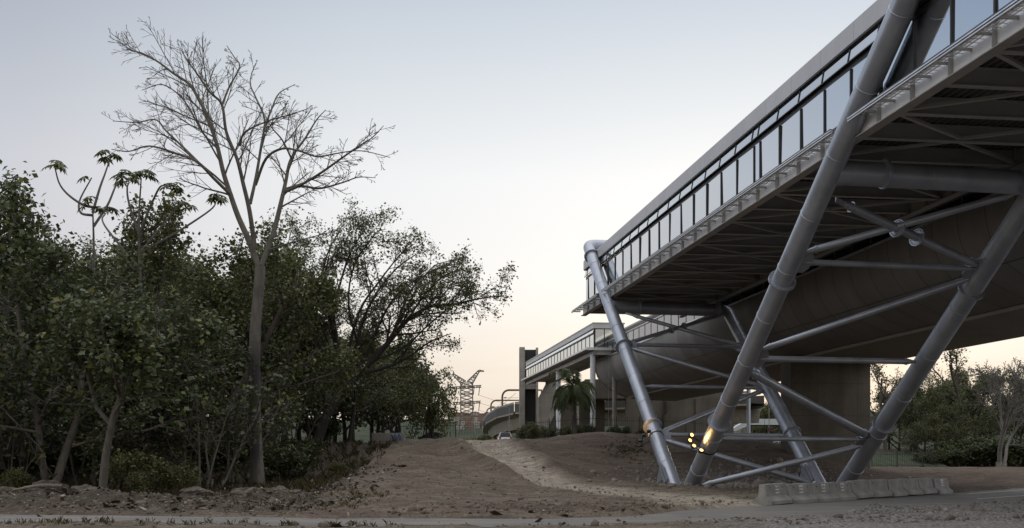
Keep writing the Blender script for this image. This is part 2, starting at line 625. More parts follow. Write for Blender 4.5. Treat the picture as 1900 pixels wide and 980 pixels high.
def H(x, y):
    x = np.asarray(x, float)
    y = np.asarray(y, float)
    y0 = 42 + 28 * ss(-6, 9, x) - 4 * ss(14, 24, x) + 19 * (1 - ss(-12, -7, x))
    zp = 2.95 + .75 * ss(.5, 9, x) - 3.0 * ss(18, 31, x) + 2.6 * ss(140, 175, y) * ss(13, 29, x)
    t = np.clip((y - y0) / (97 - y0), 0, 1)
    rise = t * t * (3 - 2 * t)
    h = zp * rise + .08 + .25 * ss(42, 60, y) * (1 - ss(6, 12, x)) * ss(-11, -7, x)
    near_amp = ss(36, 50, y)
    far_fade = 1 - ss(110, 180, y)
    h = h + (.75 * fbm(x / 7.0, y / 7.0, 3, 3) * near_amp * (.35 + rise * (1 - rise) * 3.0)) * far_fade
    h = h + .42 * ss(112, 145, y) * (1 - ss(8, 16, x))
    rough = (.30 * fbm(x / 1.9, y / 1.3, 11, 4) + .17 * fbm(x / .6, y / .6, 21, 3)) * far_fade * (1 - .75 * np.exp(-(track_d(x, y) / 1.4) ** 2))
    h = h + rough
    # the worn track with its ruts and a bank on its left
    d = track_d(x, y)
    tm = np.exp(-(d / 1.7) ** 2) * ss(39, 45, y) * (1 - ss(100, 115, y))
    h = h - tm * (.22 * ss(48, 70, y) * (1 - ss(80, 93, y)) + .03) - .06 * np.exp(-(np.abs(np.abs(d) - .85) / .28) ** 2) * ss(39, 45, y) * far_fade
    h = h + .55 * np.exp(-((d + 2.7) / .85) ** 2) * ss(52, 66, y) * (1 - ss(84, 95, y)) + .35 * np.exp(-((d - 2.6) / .8) ** 2) * ss(62, 72, y) * (1 - ss(84, 95, y))
    # grader ridges along the left slope
    rd = np.sin(d * 4.2 + 3 * fbm(x / 6, y / 14, 31, 2)) * .035
    h = h + rd * ss(45, 60, y) * (1 - ss(95, 105, y)) * ss(-14, -9, x) * (1 - ss(-2, 0, d)) * (.4 + vn(x / 4, y / 9, 41))
    # clods by the road
    cl = np.exp(-((y - 36.5 - .1 * np.abs(x)) / 3.2) ** 2) * ss(-8, 0, x) * (1 - ss(6, 9, x))
    h = h + cl * (.10 + .42 * fbm(x / 1.1, y / 1.1, 51, 4))
    # heaps of spoil along the wood's edge
    hp = np.exp(-((y - 41.0) / 4.2) ** 2) * (1 - ss(-9.5, -6.5, x))
    h = h + hp * (.22 + 1.3 * fbm(x / 2.2, y / 2.2, 61, 4))
    # gravel heap by the road, right
    h = h + .30 * np.exp(-(((x - 9.9) / 1.5) ** 2 + ((y - 34.6) / 1.0) ** 2)) * (1 + .8 * fbm(x / .5, y / .5, 71, 2))
    vr = np.interp(x, NEAR[:, 0], NEAR[:, 1]) - y
    h = h + ss(0, 3, vr) * (.10 + .25 * fbm(x / 1.6, y / 1.6, 81, 3)) * ss(4, 9, x)
    # far hill
    h = h + 51 * ss(700, 1400, y) * (.85 + .28 * vn(x / 330.0 + 7.3, y / 460.0, 91)) + 3.5 * fbm(x / 60, y / 60, 95, 3) * ss(300, 500, y)
    # road bed
    f = np.interp(x, FAR[:, 0], FAR[:, 1])
    n = np.interp(x, NEAR[:, 0], NEAR[:, 1])
    wob = .7 * fbm(x / 1.7, y / 1.7, 101, 3)
    ins = np.minimum(f - y, y - n) + wob
    k = ss(-.55, .35, ins)
    h = h * (1 - k) + (-.06 + rough * .1) * k
    return h


def gh(x, y):
    return float(H(np.array([x]), np.array([y]))[0])


def axis(lo, hi, step, far_lo, far_hi, g=1.18):
    a = list(np.arange(lo, hi, step))
    s = step
    v = a[-1]
    while v < far_hi:
        s *= g
        v += s
        a.append(v)
    s = step
    v = a[0]
    while v > far_lo:
        s *= g
        v -= s
        a.insert(0, v)
    return np.array(a)


gx = axis(-34, 40, .23, -4200, 4200)
gy = axis(27, 112, .23, -400, 7500, 1.07)
XX, YY = np.meshgrid(gx, gy)
ZZ = H(XX, YY)
nx, ny = len(gx), len(gy)
V = np.stack([XX.ravel(), YY.ravel(), ZZ.ravel()], 1)
ii = np.arange(nx * ny).reshape(ny, nx)
F = np.stack([ii[:-1, :-1].ravel(), ii[:-1, 1:].ravel(), ii[1:, 1:].ravel(), ii[1:, :-1].ravel()], 1)
gme = np_mesh('ground', V, F, 4)
gme.shade_smooth()
d = track_d(XX, YY)
trk = np.exp(-((d + .5 * fbm(XX / 2, YY / 2, 131, 3)) / 2.1) ** 6) * ss(39, 43, YY) * (1 - ss(110, 130, YY))
trk = np.clip(trk + .9 * np.exp(-((YY - 40.0 - .45 * (XX - 6)) / 2.3) ** 2) * ss(3.5, 6, XX) * (1 - ss(10, 13, XX)), 0, 1)
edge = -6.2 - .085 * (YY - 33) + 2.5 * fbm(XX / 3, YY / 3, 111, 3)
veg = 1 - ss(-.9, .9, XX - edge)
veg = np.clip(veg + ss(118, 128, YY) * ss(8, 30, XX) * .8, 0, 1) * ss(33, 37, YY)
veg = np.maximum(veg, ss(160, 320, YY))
red_and_shadow = ss(.05, .25, fbm(XX / 5 + 3, YY / 4, 121, 3) + .18 * np.exp(-((YY - 37) / 4) ** 2) + .42 * ss(17, 24, XX) * ss(54, 64, YY) * (1 - ss(112, 126, YY)) + .20 * ss(1.9, 3.2, d) * ss(60, 68, YY) * (1 - ss(98, 112, YY)))  # reddish soil; on the right, shade under bridge and hall painted in
nr = np.interp(XX, NEAR[:, 0], NEAR[:, 1]) - YY
grv = ss(-.3, .6, nr) * ss(3.5, 7, XX)
grv = np.maximum(grv, np.exp(-(((XX - 9.9) / 1.9) ** 2 + ((YY - 34.6) / 1.3) ** 2)))
grv = np.maximum(grv, np.exp(-(((XX - 14.5) / 5) ** 2 + ((YY - 74) / 5) ** 2)) * .9)
col = np.stack([trk.ravel(), veg.ravel(), red_and_shadow.ravel(), grv.ravel()], 1).astype(np.float32)
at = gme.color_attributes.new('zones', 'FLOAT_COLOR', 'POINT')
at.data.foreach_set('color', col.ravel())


def ground_mat():
    m, t, b = newmat('bare_earth')
    a = t.nodes.new('ShaderNodeVertexColor')
    a.layer_name = 'zones'
    sep = t.nodes.new('ShaderNodeSeparateColor')
    t.links.new(a.outputs[0], sep.inputs[0])
    n1 = noise(t, .35, 6, .65)
    n2 = noise(t, 2.6, 6, .7)
    n3 = noise(t, 11, 4, .75)
    soil = mixc(t, ramp(t, n1, [(.3, 0.0), (.7, 1.0)]), (.098, .079, .060), (.158, .131, .101))
    soil = mixc(t, mth(t, 'MULTIPLY', ramp(t, n2, [(.45, 0.0), (.62, 1.0)]), .6), soil, (.095, .068, .046))
    red_shadow_c = mixc(t, ramp(t, n2, [(.3, 0.0), (.7, 1.0)]), (.056, .038, .028), (.115, .080, .060))  # reddish soil colour, also the painted shade under the bridge
    c = mixc(t, mth(t, 'MULTIPLY', sep.outputs[2], .75), soil, red_shadow_c)
    tr = mixc(t, ramp(t, n2, [(.35, 0.0), (.65, 1.0)]), (.245, .21, .163), (.34, .295, .235))
    tfac = mth(t, 'MULTIPLY', sep.outputs[0], ramp(t, mth(t, 'MULTIPLY_ADD', n2, .5, mth(t, 'MULTIPLY', n1, .5)), [(.36, .35), (.58, 1.0)]))
    c = mixc(t, tfac, c, tr)
    # two paler wheel lines worn into the track
    tw = mth(t, 'MULTIPLY', mth(t, 'POWER', sep.outputs[0], 3.0), ramp(t, noise(t, 1.4, 4, .6, mapscale=(1.6, .12, 1)), [(.45, 0.0), (.6, 1.0)]))
    c = mixc(t, mth(t, 'MULTIPLY', tw, .45), c, (.38, .34, .28))
    # scrape marks drawn out along the slope
    n5 = noise(t, 1.0, 5, .7, mapscale=(.45, 2.4, 1.0))
    c = mixc(t, .75, c, mixc(t, 1.0, c, ramp(t, n5, [(.36, .55), (.5, 1.0), (.64, 1.42)]), 'MULTIPLY'))
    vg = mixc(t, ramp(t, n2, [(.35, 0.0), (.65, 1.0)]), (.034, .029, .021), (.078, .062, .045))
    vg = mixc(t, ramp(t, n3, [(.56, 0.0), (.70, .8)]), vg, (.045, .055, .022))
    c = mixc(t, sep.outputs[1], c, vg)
    gr = mixc(t, ramp(t, n3, [(.35, 0.0), (.65, 1.0)]), (.105, .098, .092), (.25, .24, .225))
    c = mixc(t, mth(t, 'MULTIPLY', a.outputs['Alpha'], .8), c, gr)
    # small pale stones and dark specks in the soil
    vo = t.nodes.new('ShaderNodeTexVoronoi')
    vo.inputs['Scale'].default_value = 3.2
    tcn = t.nodes.new('ShaderNodeTexCoord')
    t.links.new(tcn.outputs['Object'], vo.inputs['Vector'])
    c = mixc(t, mth(t, 'MULTIPLY', mth(t, 'LESS_THAN', vo.outputs['Distance'], .13), .55), c, (.33, .30, .265))
    c = mixc(t, .75, c, mixc(t, 1.0, c, ramp(t, n3, [(.3, .4), (.7, 1.6)]), 'MULTIPLY'))
    sp3 = t.nodes.new('ShaderNodeSeparateXYZ')
    t.links.new(tcn.outputs['Object'], sp3.inputs[0])
    farv = ramp(t, mth(t, 'DIVIDE', sp3.outputs[1], 1000.0), [(.17, 0.0), (.30, 1.0)])
    wood = mixc(t, ramp(t, noise(t, .03, 5, .7), [(.35, 0.0), (.65, 1.0)]), (.018, .026, .012), (.050, .058, .030))
    c = mixc(t, farv, c, wood)
    t.links.new(c, b.inputs['Base Color'])
    b.inputs['Roughness'].default_value = .95
    b.inputs['Specular IOR Level'].default_value = .2
    hh = mth(t, 'ADD', mth(t, 'MULTIPLY', n2, .6), mth(t, 'MULTIPLY', n3, .4))
    bump(t, b, hh, 1.0, .12)
    return m


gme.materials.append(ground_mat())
go = bpy.data.objects.new('ground', gme)
C.objects.link(go)
go['kind'] = 'structure'

# road: an asphalt strip, dusty at the margins
rx = np.concatenate([np.arange(-90, -20, 2), np.arange(-20, 34, .4), np.arange(34, 90, 2)])
rf = np.interp(rx, FAR[:, 0], FAR[:, 1])
rn = np.interp(rx, NEAR[:, 0], NEAR[:, 1])
ks = np.linspace(-.06, 1.06, 14)
rv = np.stack([np.repeat(rx, 14), (rn[:, None] + (rf - rn)[:, None] * ks[None, :]).ravel(), np.full(len(rx) * 14, .0)], 1)
ri = np.arange(len(rx) * 14).reshape(len(rx), 14)
rfc = np.stack([ri[:-1, :-1].ravel(), ri[1:, :-1].ravel(), ri[1:, 1:].ravel(), ri[:-1, 1:].ravel()], 1)
rme = np_mesh('road', rv, rfc, 4)
m, t, b = newmat('dusty_asphalt')
n1 = noise(t, .5, 5, .65)
n2 = noise(t, 30, 3, .7)
n4 = noise(t, .8, 5, .7, mapscale=(.35, 1.3, 1))
c = mixc(t, ramp(t, n1, [(.3, 0.0), (.7, 1.0)]), (.085, .083, .08), (.125, .122, .117))
c = mixc(t, mth(t, 'MULTIPLY', ramp(t, n4, [(.42, 0.0), (.62, 1.0)]), .7), c, (.19, .163, .13))
c = mixc(t, .4, c, mixc(t, 1.0, c, ramp(t, n2, [(.3, .5), (.7, 1.5)]), 'MULTIPLY'))
t.links.new(c, b.inputs['Base Color'])
b.inputs['Roughness'].default_value = .85
bump(t, b, n2, .3, .01)
rme.materials.append(m)
ro = bpy.data.objects.new('road', rme)
C.objects.link(ro)
ro['kind'] = 'structure'


def road_line(p0, p1, wd_):
    a = MB()
    k = 16
    for i in range(k):
        q0 = np.array(p0) + (np.array(p1) - np.array(p0)) * i / k
        q1 = np.array(p0) + (np.array(p1) - np.array(p0)) * (i + .96) / k
        n_ = nz((q1[1] - q0[1], q0[0] - q1[0]))
        z = .006
        a.poly([(*(q0 + n_ * wd_ / 2), z), (*(q1 + n_ * wd_ / 2), z), (*(q1 - n_ * wd_ / 2), z), (*(q0 - n_ * wd_ / 2), z)])
    o = a.build('road_marking', M['white_paint'])
    o['kind'] = 'structure'


road_line((22.3, 55.3), (34, 69.5), .16)
road_line((19.8, 48.2), (31, 60.5), .16)

# ------------------------------------------------------------------ the glazed bridge on its V columns
br = thing('glazed_bridge', 'long silver glazed footbridge overhead carried on two big V shaped tube frames', 'bridge', W(62, 17.9, 0))
S0, S1 = 12.0, 92.0
RC = .435
PARTS = {}


def ring(parent, p, d, r=.60, th=.10, name='flange', mat=None):
    a = MB()
    d = nz(d)
    p = np.asarray(p, float)
    a.tube([p - d * th / 2, p + d * th / 2], r, 32)
    ref = nz(np.cross(d, (0.3, .9, .2)))
    r2 = np.cross(d, ref)
    for k in range(18):
        an = 2 * math.pi * k / 18
        q = p + (ref * math.cos(an) + r2 * math.sin(an)) * (r - .07)
        a.tube([q - d * (th / 2 + .035), q + d * (th / 2 + .035)], .028, 6)
    return a.build(name, mat or M['steel'], parent, True)


def column(path, seams, name='leaning_column', r=RC, label=None):
    a = MB()
    pts, rr = [], []
    for i in range(len(path) - 1):
        p, q = np.asarray(path[i]), np.asarray(path[i + 1])
        ln = np.linalg.norm(q - p)
        m_ = max(1, int(ln / 3.0))
        for k in range(m_):
            c0 = p + (q - p) * k / m_
            pts.append(c0)
            rr.append(r)
            if seams and ln > 3 and k > 0:
                dd = (q - p) / ln
                pts += [c0 + dd * .02, c0 + dd * .03, c0 + dd * .06, c0 + dd * .07]
                rr += [r, r + .016, r + .016, r]
    pts.append(np.asarray(path[-1]))
    rr.append(r)
    a.tube(pts, rr, 32)
    return a.build(name, M['steel'], br, True, label)


def knee(p, d0, d1, rad, n=8):
    """a bend at p, from direction d0 to direction d1"""
    d0 = nz(d0)
    d1 = nz(d1)
    a = p - d0 * rad
    c = p + d1 * rad
    out = []
    for i in range(n + 1):
        t_ = i / n
        out.append((1 - t_) ** 2 * a + 2 * t_ * (1 - t_) * p + t_ ** 2 * c)
    return out


def legA(z, w=17.9):
    return W(63.4 + 1.345 * (z - .05), w, z)


def legB(z, w=17.9):
    return W(59.9 - 1.472 * (z - .3), w, z)


def legC(z):
    return W(64.2 + 1.345 * (z - .05), 27.0, z)


def legD(z):
    return W(60.7 - 1.49 * (z - .3), 27.0, z)


ZT = 12.75          # level of the cross tubes under the floor
ZR = 18.75          # level of the cross tubes over the roof
dA = nz(legA(10) - legA(0))
dB = nz(legB(10) - legB(0))
colA = column([legA(-.6)] + knee(legA(ZR), dA, WDIR, .62) + [W(63.4 + 1.345 * ZR, 26.5, ZR)], True, label='far leaning leg lit bluish from the left')
colB = column([legB(-.6)] + knee(legB(ZR), dB, WDIR, .62) + [W(59.9 - 1.472 * (ZR - .3), 26.5, ZR)], True, label='leaning leg crossing the glazing in front')
dC = nz(legC(10) - legC(0))
dD = nz(legD(10) - legD(0))
colC = column([legC(-.6)] + knee(legC(ZT), dC, -WDIR, .9) + [legA(ZT) + WDIR * .2], True, r=.46)
colD = column([legD(-.6)] + knee(legD(ZT), dD, -WDIR, .9) + [legB(ZT) + WDIR * .2], True, r=.47)
for cobj, leg, zs, dd in ((colA, legA, (3.75, 9.45, 17.6), dA), (colB, legB, (3.55, 9.35), dB), (colC, legC, (3.3,), dC), (colD, legD, (3.5, 9.25), dD)):
    for z in zs:
        ring(cobj, leg(z), dd)
for cobj, leg in ((colC, legA), (colD, legB)):
    for w_ in (2.2, 8.1):
        ring(cobj, leg(ZT) + WDIR * w_, WDIR, .58)
# foot: stiffened shoe where each V meets the ground
for pA, pB, dd in ((legA(0), legB(0), dA), (legC(0), legD(0), dC)):
    a = MB()
    mid = (pA + pB) / 2
    a.box(mid + np.array([0, 0, .02]), (1.9, 5.0, .3), (WDIR, SDIR, ZDIR))
    a.build('base_plate', M['concrete'], br)
    a = MB()
    q = pA + dd * 1.1
    nn = nz(np.cross(dd, WDIR))
    for sgn in (-.38, .0, .38):
        a.box(q - nn * -.30 - WDIR * .18 + WDIR * sgn * .9, (.03, 1.5, 1.0), (WDIR, dd, nn))
    a.box(q + nn * .52 - WDIR * .2 - dd * .2, (.85, .03, 1.0), (WDIR, dd, nn))
    a.box(q - WDIR * .44, (.03, 1.5, .9), (WDIR, dd, nn))
    a.build('stiffener', M['steel'], br)


def gusset(parent, p, u, v, su, sv):
    a = MB()
    u = nz(u)
    v = nz(v)
    n_ = nz(np.cross(u, v))
    prof = [(-.1, -sv), (su * .7, -sv), (su, -sv * .55), (su, sv * .55), (su * .7, sv), (-.1, sv)]
    a.prism(prof, p - n_ * .03, p + n_ * .03, (u, v))
    return a.build('gusset', M['steel'], parent)


def brace(p, q, r, lab=None, off0=.55, off1=.55):
    d_ = nz(q - p)
    p = p + d_ * off0
    q = q - d_ * off1
    a = MB()
    pts = [p, p + d_ * .05, p + d_ * .32, q - d_ * .32, q - d_ * .05, q]
    a.tube(pts, [r * .55, r * .55, r, r, r * .55, r * .55], 14)
    for e, s_ in ((p, 1), (q, -1)):
        a.tube([e + d_ * s_ * .40, e + d_ * s_ * .46], r * 1.22, 14)
        a.box(e - d_ * s_ * .2, (.04, .55, r * 1.1), (nz(np.cross(d_, ZDIR)), d_, nz(np.cross(nz(np.cross(d_, ZDIR)), d_))))
    return a.build('brace_tube', M['steel'], br, True)


zA1, zA2, zA3 = 3.2, 6.45, 9.6
brace(legA(zA3), legC(zA3), .135)
brace(legA(zA3), legC(ZT - .2), .135, off1=.8)
brace(legA(ZT - .2), legC(zA3), .135, off0=1.6)
brace(legA(zA3 - .15), legC(zA2), .15)
brace(legA(zA2), legC(zA2), .12)
brace(legA(zA1), legC(zA2), .155)
brace(legA(zA1), legC(zA1), .125)
brace(legA(zA1 - .2), legC(.15), .17)
zB1, zB2, zB3 = 2.75, 6.4, 10.0
brace(legB(zB3), legD(zB3), .125)
brace(legB(zB3 + .2), legD(ZT - .1), .15, off1=.9)
brace(legB(ZT - .6), legD(zB3), .18, off0=1.3)
brace(legB(zB2 + .2), legD(zB3 - .2), .145)
brace(legB(zB2), legD(zB2), .14)
brace(legB(zB2 - .4), legD(zB1), .21)
brace(legB(zB1), legD(zB1), .125)
brace(legB(.1), legD(zB1 - .2), .16, off0=.7)
for leg, c_, zs, sg, dd in ((legA, colA, (3.15, 9.55), 1, dA), (legC, colC, (zA2, zA3), -1, dC), (legB, colB, (zB2, zB3), 1, dB), (legD, colD, (zB1, zB3), -1, dD)):
    for z in zs:
        gusset(c_, leg(z) + WDIR * sg * .3, WDIR * sg, dd, .62, .62)
# bolted collars in the crossing braces under the floor
for k in (.44, .56):
    p, q = legB(ZT - .6), legD(zB3)
    ring(colB, p + (q - p) * k, q - p, .38, .09)
for k in (.44, .56):
    p, q = legA(zA3), legC(ZT - .2)
    ring(colA, p + (q - p) * k, q - p, .26, .09)

# long edge beams: web, flanges; the web carries rust runs
def long_beam(w0, stained):
    zb = 13.52
    a = MB()
    a.sbox(S0, S1, w0 - .21, w0 + .21, zb, zb + .035)
    a.sbox(S0, S1, w0 - .21, w0 + .21, zb + .865, zb + .90)
    k = S0 + 1.3
    while k < S1:
        a.sbox(k - .012, k + .012, w0 - .19, w0 + .19, zb + .035, zb + .865)
        k += 2.46
    a.build('edge_beam', M['frame'], br)
    a = MB()
    a.sbox(S0, S1, w0 - .02, w0 + .02, zb + .035, zb + .865)
    o = a.build('beam_web', M['web'] if stained else M['frame'], br)
    uv = o.data.uv_layers.new(name='UVMap')
    for lp in o.data.loops:
        co = np.array(o.data.vertices[lp.vertex_index].co) + np.array(br.location)
        uv.data[lp.index].uv = (float(np.dot(co, SDIR)), float((co[2] - zb) / .9))


long_beam(18.22, True)
long_beam(26.45, False)
# cross beams and the plan bracing between them
S = np.arange(S0 + 1.0, S1, 3.0)
for i, s in enumerate(S):
    a = MB()
    zb = 13.62
    a.sbox(s - .15, s + .15, 18.26, 26.41, zb, zb + .03)
    a.sbox(s - .15, s + .15, 18.26, 26.41, zb + .57, zb + .60)
    a.sbox(s - .012, s + .012, 18.26, 26.41, zb + .03, zb + .57)
    a.build('floor_beam', M['frame'], br)
    if i + 1 < len(S):
        a = MB()
        s2 = S[i + 1]
        wm = 22.3
        if i % 2 == 0:
            a.bar(W(s + .15, 18.4, zb + .10), W(s2 - .15, wm, zb + .10), .16, .10)
            a.bar(W(s + .15, 26.3, zb + .10), W(s2 - .15, wm, zb + .10), .16, .10)
        else:
            a.bar(W(s + .15, wm, zb + .10), W(s2 - .15, 18.4, zb + .10), .16, .10)
            a.bar(W(s + .15, wm, zb + .10), W(s2 - .15, 26.3, zb + .10), .16, .10)
        a.build('plan_brace', M['frame'], br)
# ribbed deck seen from below
prof = []
w_ = 18.26
while w_ < 27.2:
    prof += [(w_, 14.24), (w_ + .11, 14.24), (w_ + .16, 14.34), (w_ + .25, 14.34)]
    w_ += .30
a = MB()
b0 = len(a.v)
for s in (S0, S1):
    for (x, z) in prof:
        a.v.append(tuple(W(s, x, z)))
n_ = len(prof)
for k in range(n_ - 1):
    a.f.append((k, k + 1, n_ + k + 1, n_ + k))
a.sbox(S0, S1, 18.26, 27.2, 14.36, 14.50)
a.build('deck', mottled('deck_sheet', (.085, .085, .084), (.12, .12, .118), 1, .7), br)
# inner storey: slab top, rear wall, ceiling
a = MB()
a.sbox(S0, S1, 18.5, 27.1, 17.45, 17.5)
a.build('ceiling', mottled('ceiling_panel', (.28, .27, .26), (.34, .33, .32), 1, .8), br)
# roof with its deep fascia
a = MB()
a.sbox(S0, S1 + .3, 18.30, 27.6, 18.02, 18.12)
a.build('roof', M['fascia'], br)
a = MB()
a.prism([(18.28, 17.36), (18.38, 17.36), (18.38, 18.015), (18.28, 18.015)], W(S0, 0, 0), W(S1 + .25, 0, 0), (WDIR, ZDIR))
a.sbox(S1 + .12, S1 + .25, 18.4, 27.5, 17.36, 18.015)
a.prism([(27.5, 17.36), (27.6, 17.36), (27.6, 18.015), (27.5, 18.015)], W(S0, 0, 0), W(S1 + .25, 0, 0), (WDIR, ZDIR))
a.build('fascia', M['fascia'], br)
a = MB()
a.sbox(S0, S1 + .2, 18.30, 18.40, 17.30, 17.355)
a.sbox(S0, S1, 18.44, 18.62, 16.50, 16.76)
a.sbox(S0, S1, 18.27, 18.31, 16.70, 16.74)
a.sbox(S0, S1, 27.0, 27.2, 16.5, 16.66)
a.build('transom', M['dark_metal'], br)
# windows, 2.46 m apart, with a narrow pane at the movement joint
edges = []
s = 45.3 / .9912 - 2.44 - .1322 * 18.45 / .9912 + 2.44
base = (52.7 - .1322 * 18.45) / .9912
k = base
left = [base]
while left[-1] > S0 + 2.5:
    left.append(left[-1] - 2.462)
right = [base + .82]
while right[-1] < S1 - 2.0:
    right.append(right[-1] + 2.462)
edges = sorted(left) + right + [S1]
for i in range(len(edges) - 1):
    s0, s1 = edges[i], edges[i + 1]
    a = MB()
    tz = .012 * math.sin(i * 2.3)
    t2 = .010 * math.sin(i * 5.1 + 1)
    a.prism([(18.44 + tz, 14.52), (18.46 + tz, 14.52), (18.46 - tz, 16.50), (18.44 - tz, 16.50)], W(s0 + .05, t2, 0), W(s1 - .05, -t2, 0), (WDIR, ZDIR))
    wn = a.build('window', M['glass'], br)
    a = MB()
    a.sbox(s0 - .035, s0 + .035, 18.38, 18.50, 14.50, 16.50)
    a.sbox(s0 + .036, s1 - .036, 18.39, 18.49, 14.50, 14.62)
    a.build('mullion', M['dark_metal'], wn)
    a = MB()
    a.prism([(18.30, 16.745), (18.32, 16.745), (18.42, 17.29), (18.40, 17.29)], W(s0 + .04, 0, 0), W(s1 - .04, 0, 0), (WDIR, ZDIR))
    cw = a.build('clerestory_window', M['glass'], br)
    a = MB()
    a.prism([(18.27, 16.745), (18.295, 16.745), (18.395, 17.29), (18.37, 17.29)], W(s0 - .03, 0, 0), W(s0 + .03, 0, 0), (WDIR, ZDIR))
    a.build('glazing_bar', M['dark_metal'], cw)
    a = MB()
    a.sbox(s0 + .05, s1 - .05, 27.02, 27.05, 14.52, 17.4)
    rw = a.build('rear_window', M['glass2'], br)
    a = MB()
    a.sbox(s0 - .035, s0 + .035, 26.96, 27.08, 14.52, 16.9)
    a.build('mullion', M['dark_metal'], rw)
# end wall glazing
for k in range(4):
    a = MB()
    a.sbox(S1 - .02, S1 + .01, 18.5 + k * 2.13, 18.5 + k * 2.13 + 2.05, 14.52, 16.9)
    ew = a.build('end_window', M['glass2'], br)
    a = MB()
    a.sbox(S1 - .06, S1 + .05, 18.5 + k * 2.13 + 2.05, 18.5 + k * 2.13 + 2.12, 14.52, 16.9)
    a.build('mullion', M['dark_metal'], ew)
# maintenance ledge: bright double rail, grating, brackets; cut where the columns pass
sB = 59.9 - 1.472 * (14.0 - .3)
sA = 63.4 + 1.345 * 14.0
spans = [(S0, sB - .75), (sB + .75, sA - .75), (sA + .75, S1 + 1.2)]
a1, a3 = MB(), MB()
for (p0, p1) in spans:
    a1.sbox(p0, p1, 17.42, 17.48, 13.985, 14.03)
    a1.sbox(p0, p1, 17.43, 17.49, 13.90, 13.94)
    a1.sbox(p0, p1, 17.49, 17.51, 13.92, 14.03)
    s = p0 + .1
    while s < p1 - 1.0:
        e = min(s + 2.40, p1)
        a2 = MB()
        a2.sbox(s, e, 17.45, 17.55, 14.035, 14.10)
        a2.build('drip_rail', M['dark_metal'], br)
        s += 2.46
    for q in np.arange(17.60, 18.2, .15):
        a3.sbox(p0, p1, q, q + .012, 14.08, 14.12)
    for q in np.arange(p0, p1, .30):
        a3.sbox(q, q + .012, 17.55, 18.2, 14.065, 14.078)
    for q in np.arange(p0 + .2, p1, 1.23):
        a4 = MB()
        a4.sbox(q, q + .07, 17.52, 18.19, 13.98, 14.06)
        a4.build('bracket', M['frame'], br)
a1.build('ledge_rail', M['alu'], br)
a3.build('grating', M['galv'], br)

# ------------------------------------------------------------------ the big rounded station hall behind the bridge
def hull_mat():
    m, t, b = newmat('hull_cladding')
    tcn = t.nodes.new('ShaderNodeTexCoord')
    bk = t.nodes.new('ShaderNodeTexBrick')
    bk.offset = 0
    bk.inputs['Scale'].default_value = 1
    bk.inputs['Brick Width'].default_value = 2.4
    bk.inputs['Row Height'].default_value = 3.1
    bk.inputs['Mortar Size'].default_value = .030
    bk.inputs['Mortar Smooth'].default_value = .1
    bk.inputs['Color1'].default_value = (.175, .165, .155, 1)
    bk.inputs['Color2'].default_value = (.21, .20, .19, 1)
    bk.inputs['Mortar'].default_value = (.06, .056, .052, 1)
    t.links.new(tcn.outputs['UV'], bk.inputs['Vector'])
    n = noise(t, .25, 5, .6, vec=tcn.outputs['UV'], mapscale=(1, .35, 1))
    col = mixc(t, .6, bk.outputs[0], mixc(t, 1.0, bk.outputs[0], ramp(t, n, [(.3, .6), (.7, 1.3)]), 'MULTIPLY'))
    t.links.new(col, b.inputs['Base Color'])
    b.inputs['Roughness'].default_value = .55
    b.inputs['Metallic'].default_value = .15
    return m


M['hull'] = hull_mat()
HS0, HS1 = 6.0, 133.9
hall = thing('station_hall', 'huge rounded grey station hall whose dark belly hangs behind the bridge', 'station', W(80, 34, 0))


def sweep(name, prof, s0, s1, mat, parent, closed=False, nseg=1):
    a = MB()
    n_ = len(prof)
    for s in np.linspace(s0, s1, nseg + 1):
        for (x, z) in prof:
            a.v.append(tuple(W(s, x, z)))
    for j in range(nseg):
        for k in range(n_ - 1 + (1 if closed else 0)):
            k2 = (k + 1) % n_
            a.f.append((j * n_ + k, j * n_ + k2, (j + 1) * n_ + k2, (j + 1) * n_ + k))
    o = a.build(name, mat, parent, True)
    ln = [0]
    for k in range(1, n_):
        ln.append(ln[-1] + math.dist(prof[k], prof[k - 1]))
    uv = o.data.uv_layers.new(name='UVMap')
    for lp in o.data.loops:
        vi = lp.vertex_index
        j, k = divmod(vi, n_)
        uv.data[lp.index].uv = (float(np.linspace(s0, s1, nseg + 1)[j]), float(ln[k]))
    return o


belly = [(28.0, 13.42), (28.02, 12.9), (28.1, 12.3), (28.3, 11.7), (28.65, 11.1), (29.15, 10.55), (29.8, 10.1), (30.6, 9.7), (31.3, 9.42), (31.9, 9.22)]
sweep('belly', belly, HS0, HS1, M['hull'], hall)
M['soffit'] = mottled('plain_soffit', (.19, .17, .145), (.23, .21, .18), .2, .85, mapscale=(1, 1, 1))
sweep('soffit', [(31.9, 9.22), (31.95, 9.05), (35, 8.93), (38.4, 8.86), (38.45, 9.3), (41, 13.5)], HS0, HS1, M['soffit'], hall)
sweep('roof', [(27.85, 15.25), (27.8, 15.55), (29, 16.3), (31, 17.0), (35, 17.5), (39, 17.0), (41, 15.6), (41, 13.5)], HS0, HS1, M['hull'], hall)
a = MB()
a.sbox(HS0, HS1, 27.9, 28.05, 13.40, 13.52)
a.sbox(HS0, HS1, 27.9, 28.05, 15.10, 15.26)
a.build('glazing_rail', M['alu'], hall)
s = HS1
while s > 30:
    a = MB()
    a.sbox(s - 2.36, s - .04, 28.0, 28.03, 13.52, 15.10)
    wn = a.build('window', M['glass2'], hall)
    a = MB()
    a.sbox(s - .04, s + .04, 27.97, 28.06, 13.52, 15.10)
    a.build('mullion', M['dark_metal'], wn)
    s -= 2.4
a = MB()
pts_ = belly + [(31.95, 9.05), (38.4, 8.86), (41, 13.5), (41, 15.6), (39, 17.0), (35, 17.5), (31, 17.0), (29, 16.3), (27.8, 15.55), (27.85, 15.25)]
a.poly([W(HS1 - .03, x, z) for x, z in pts_])
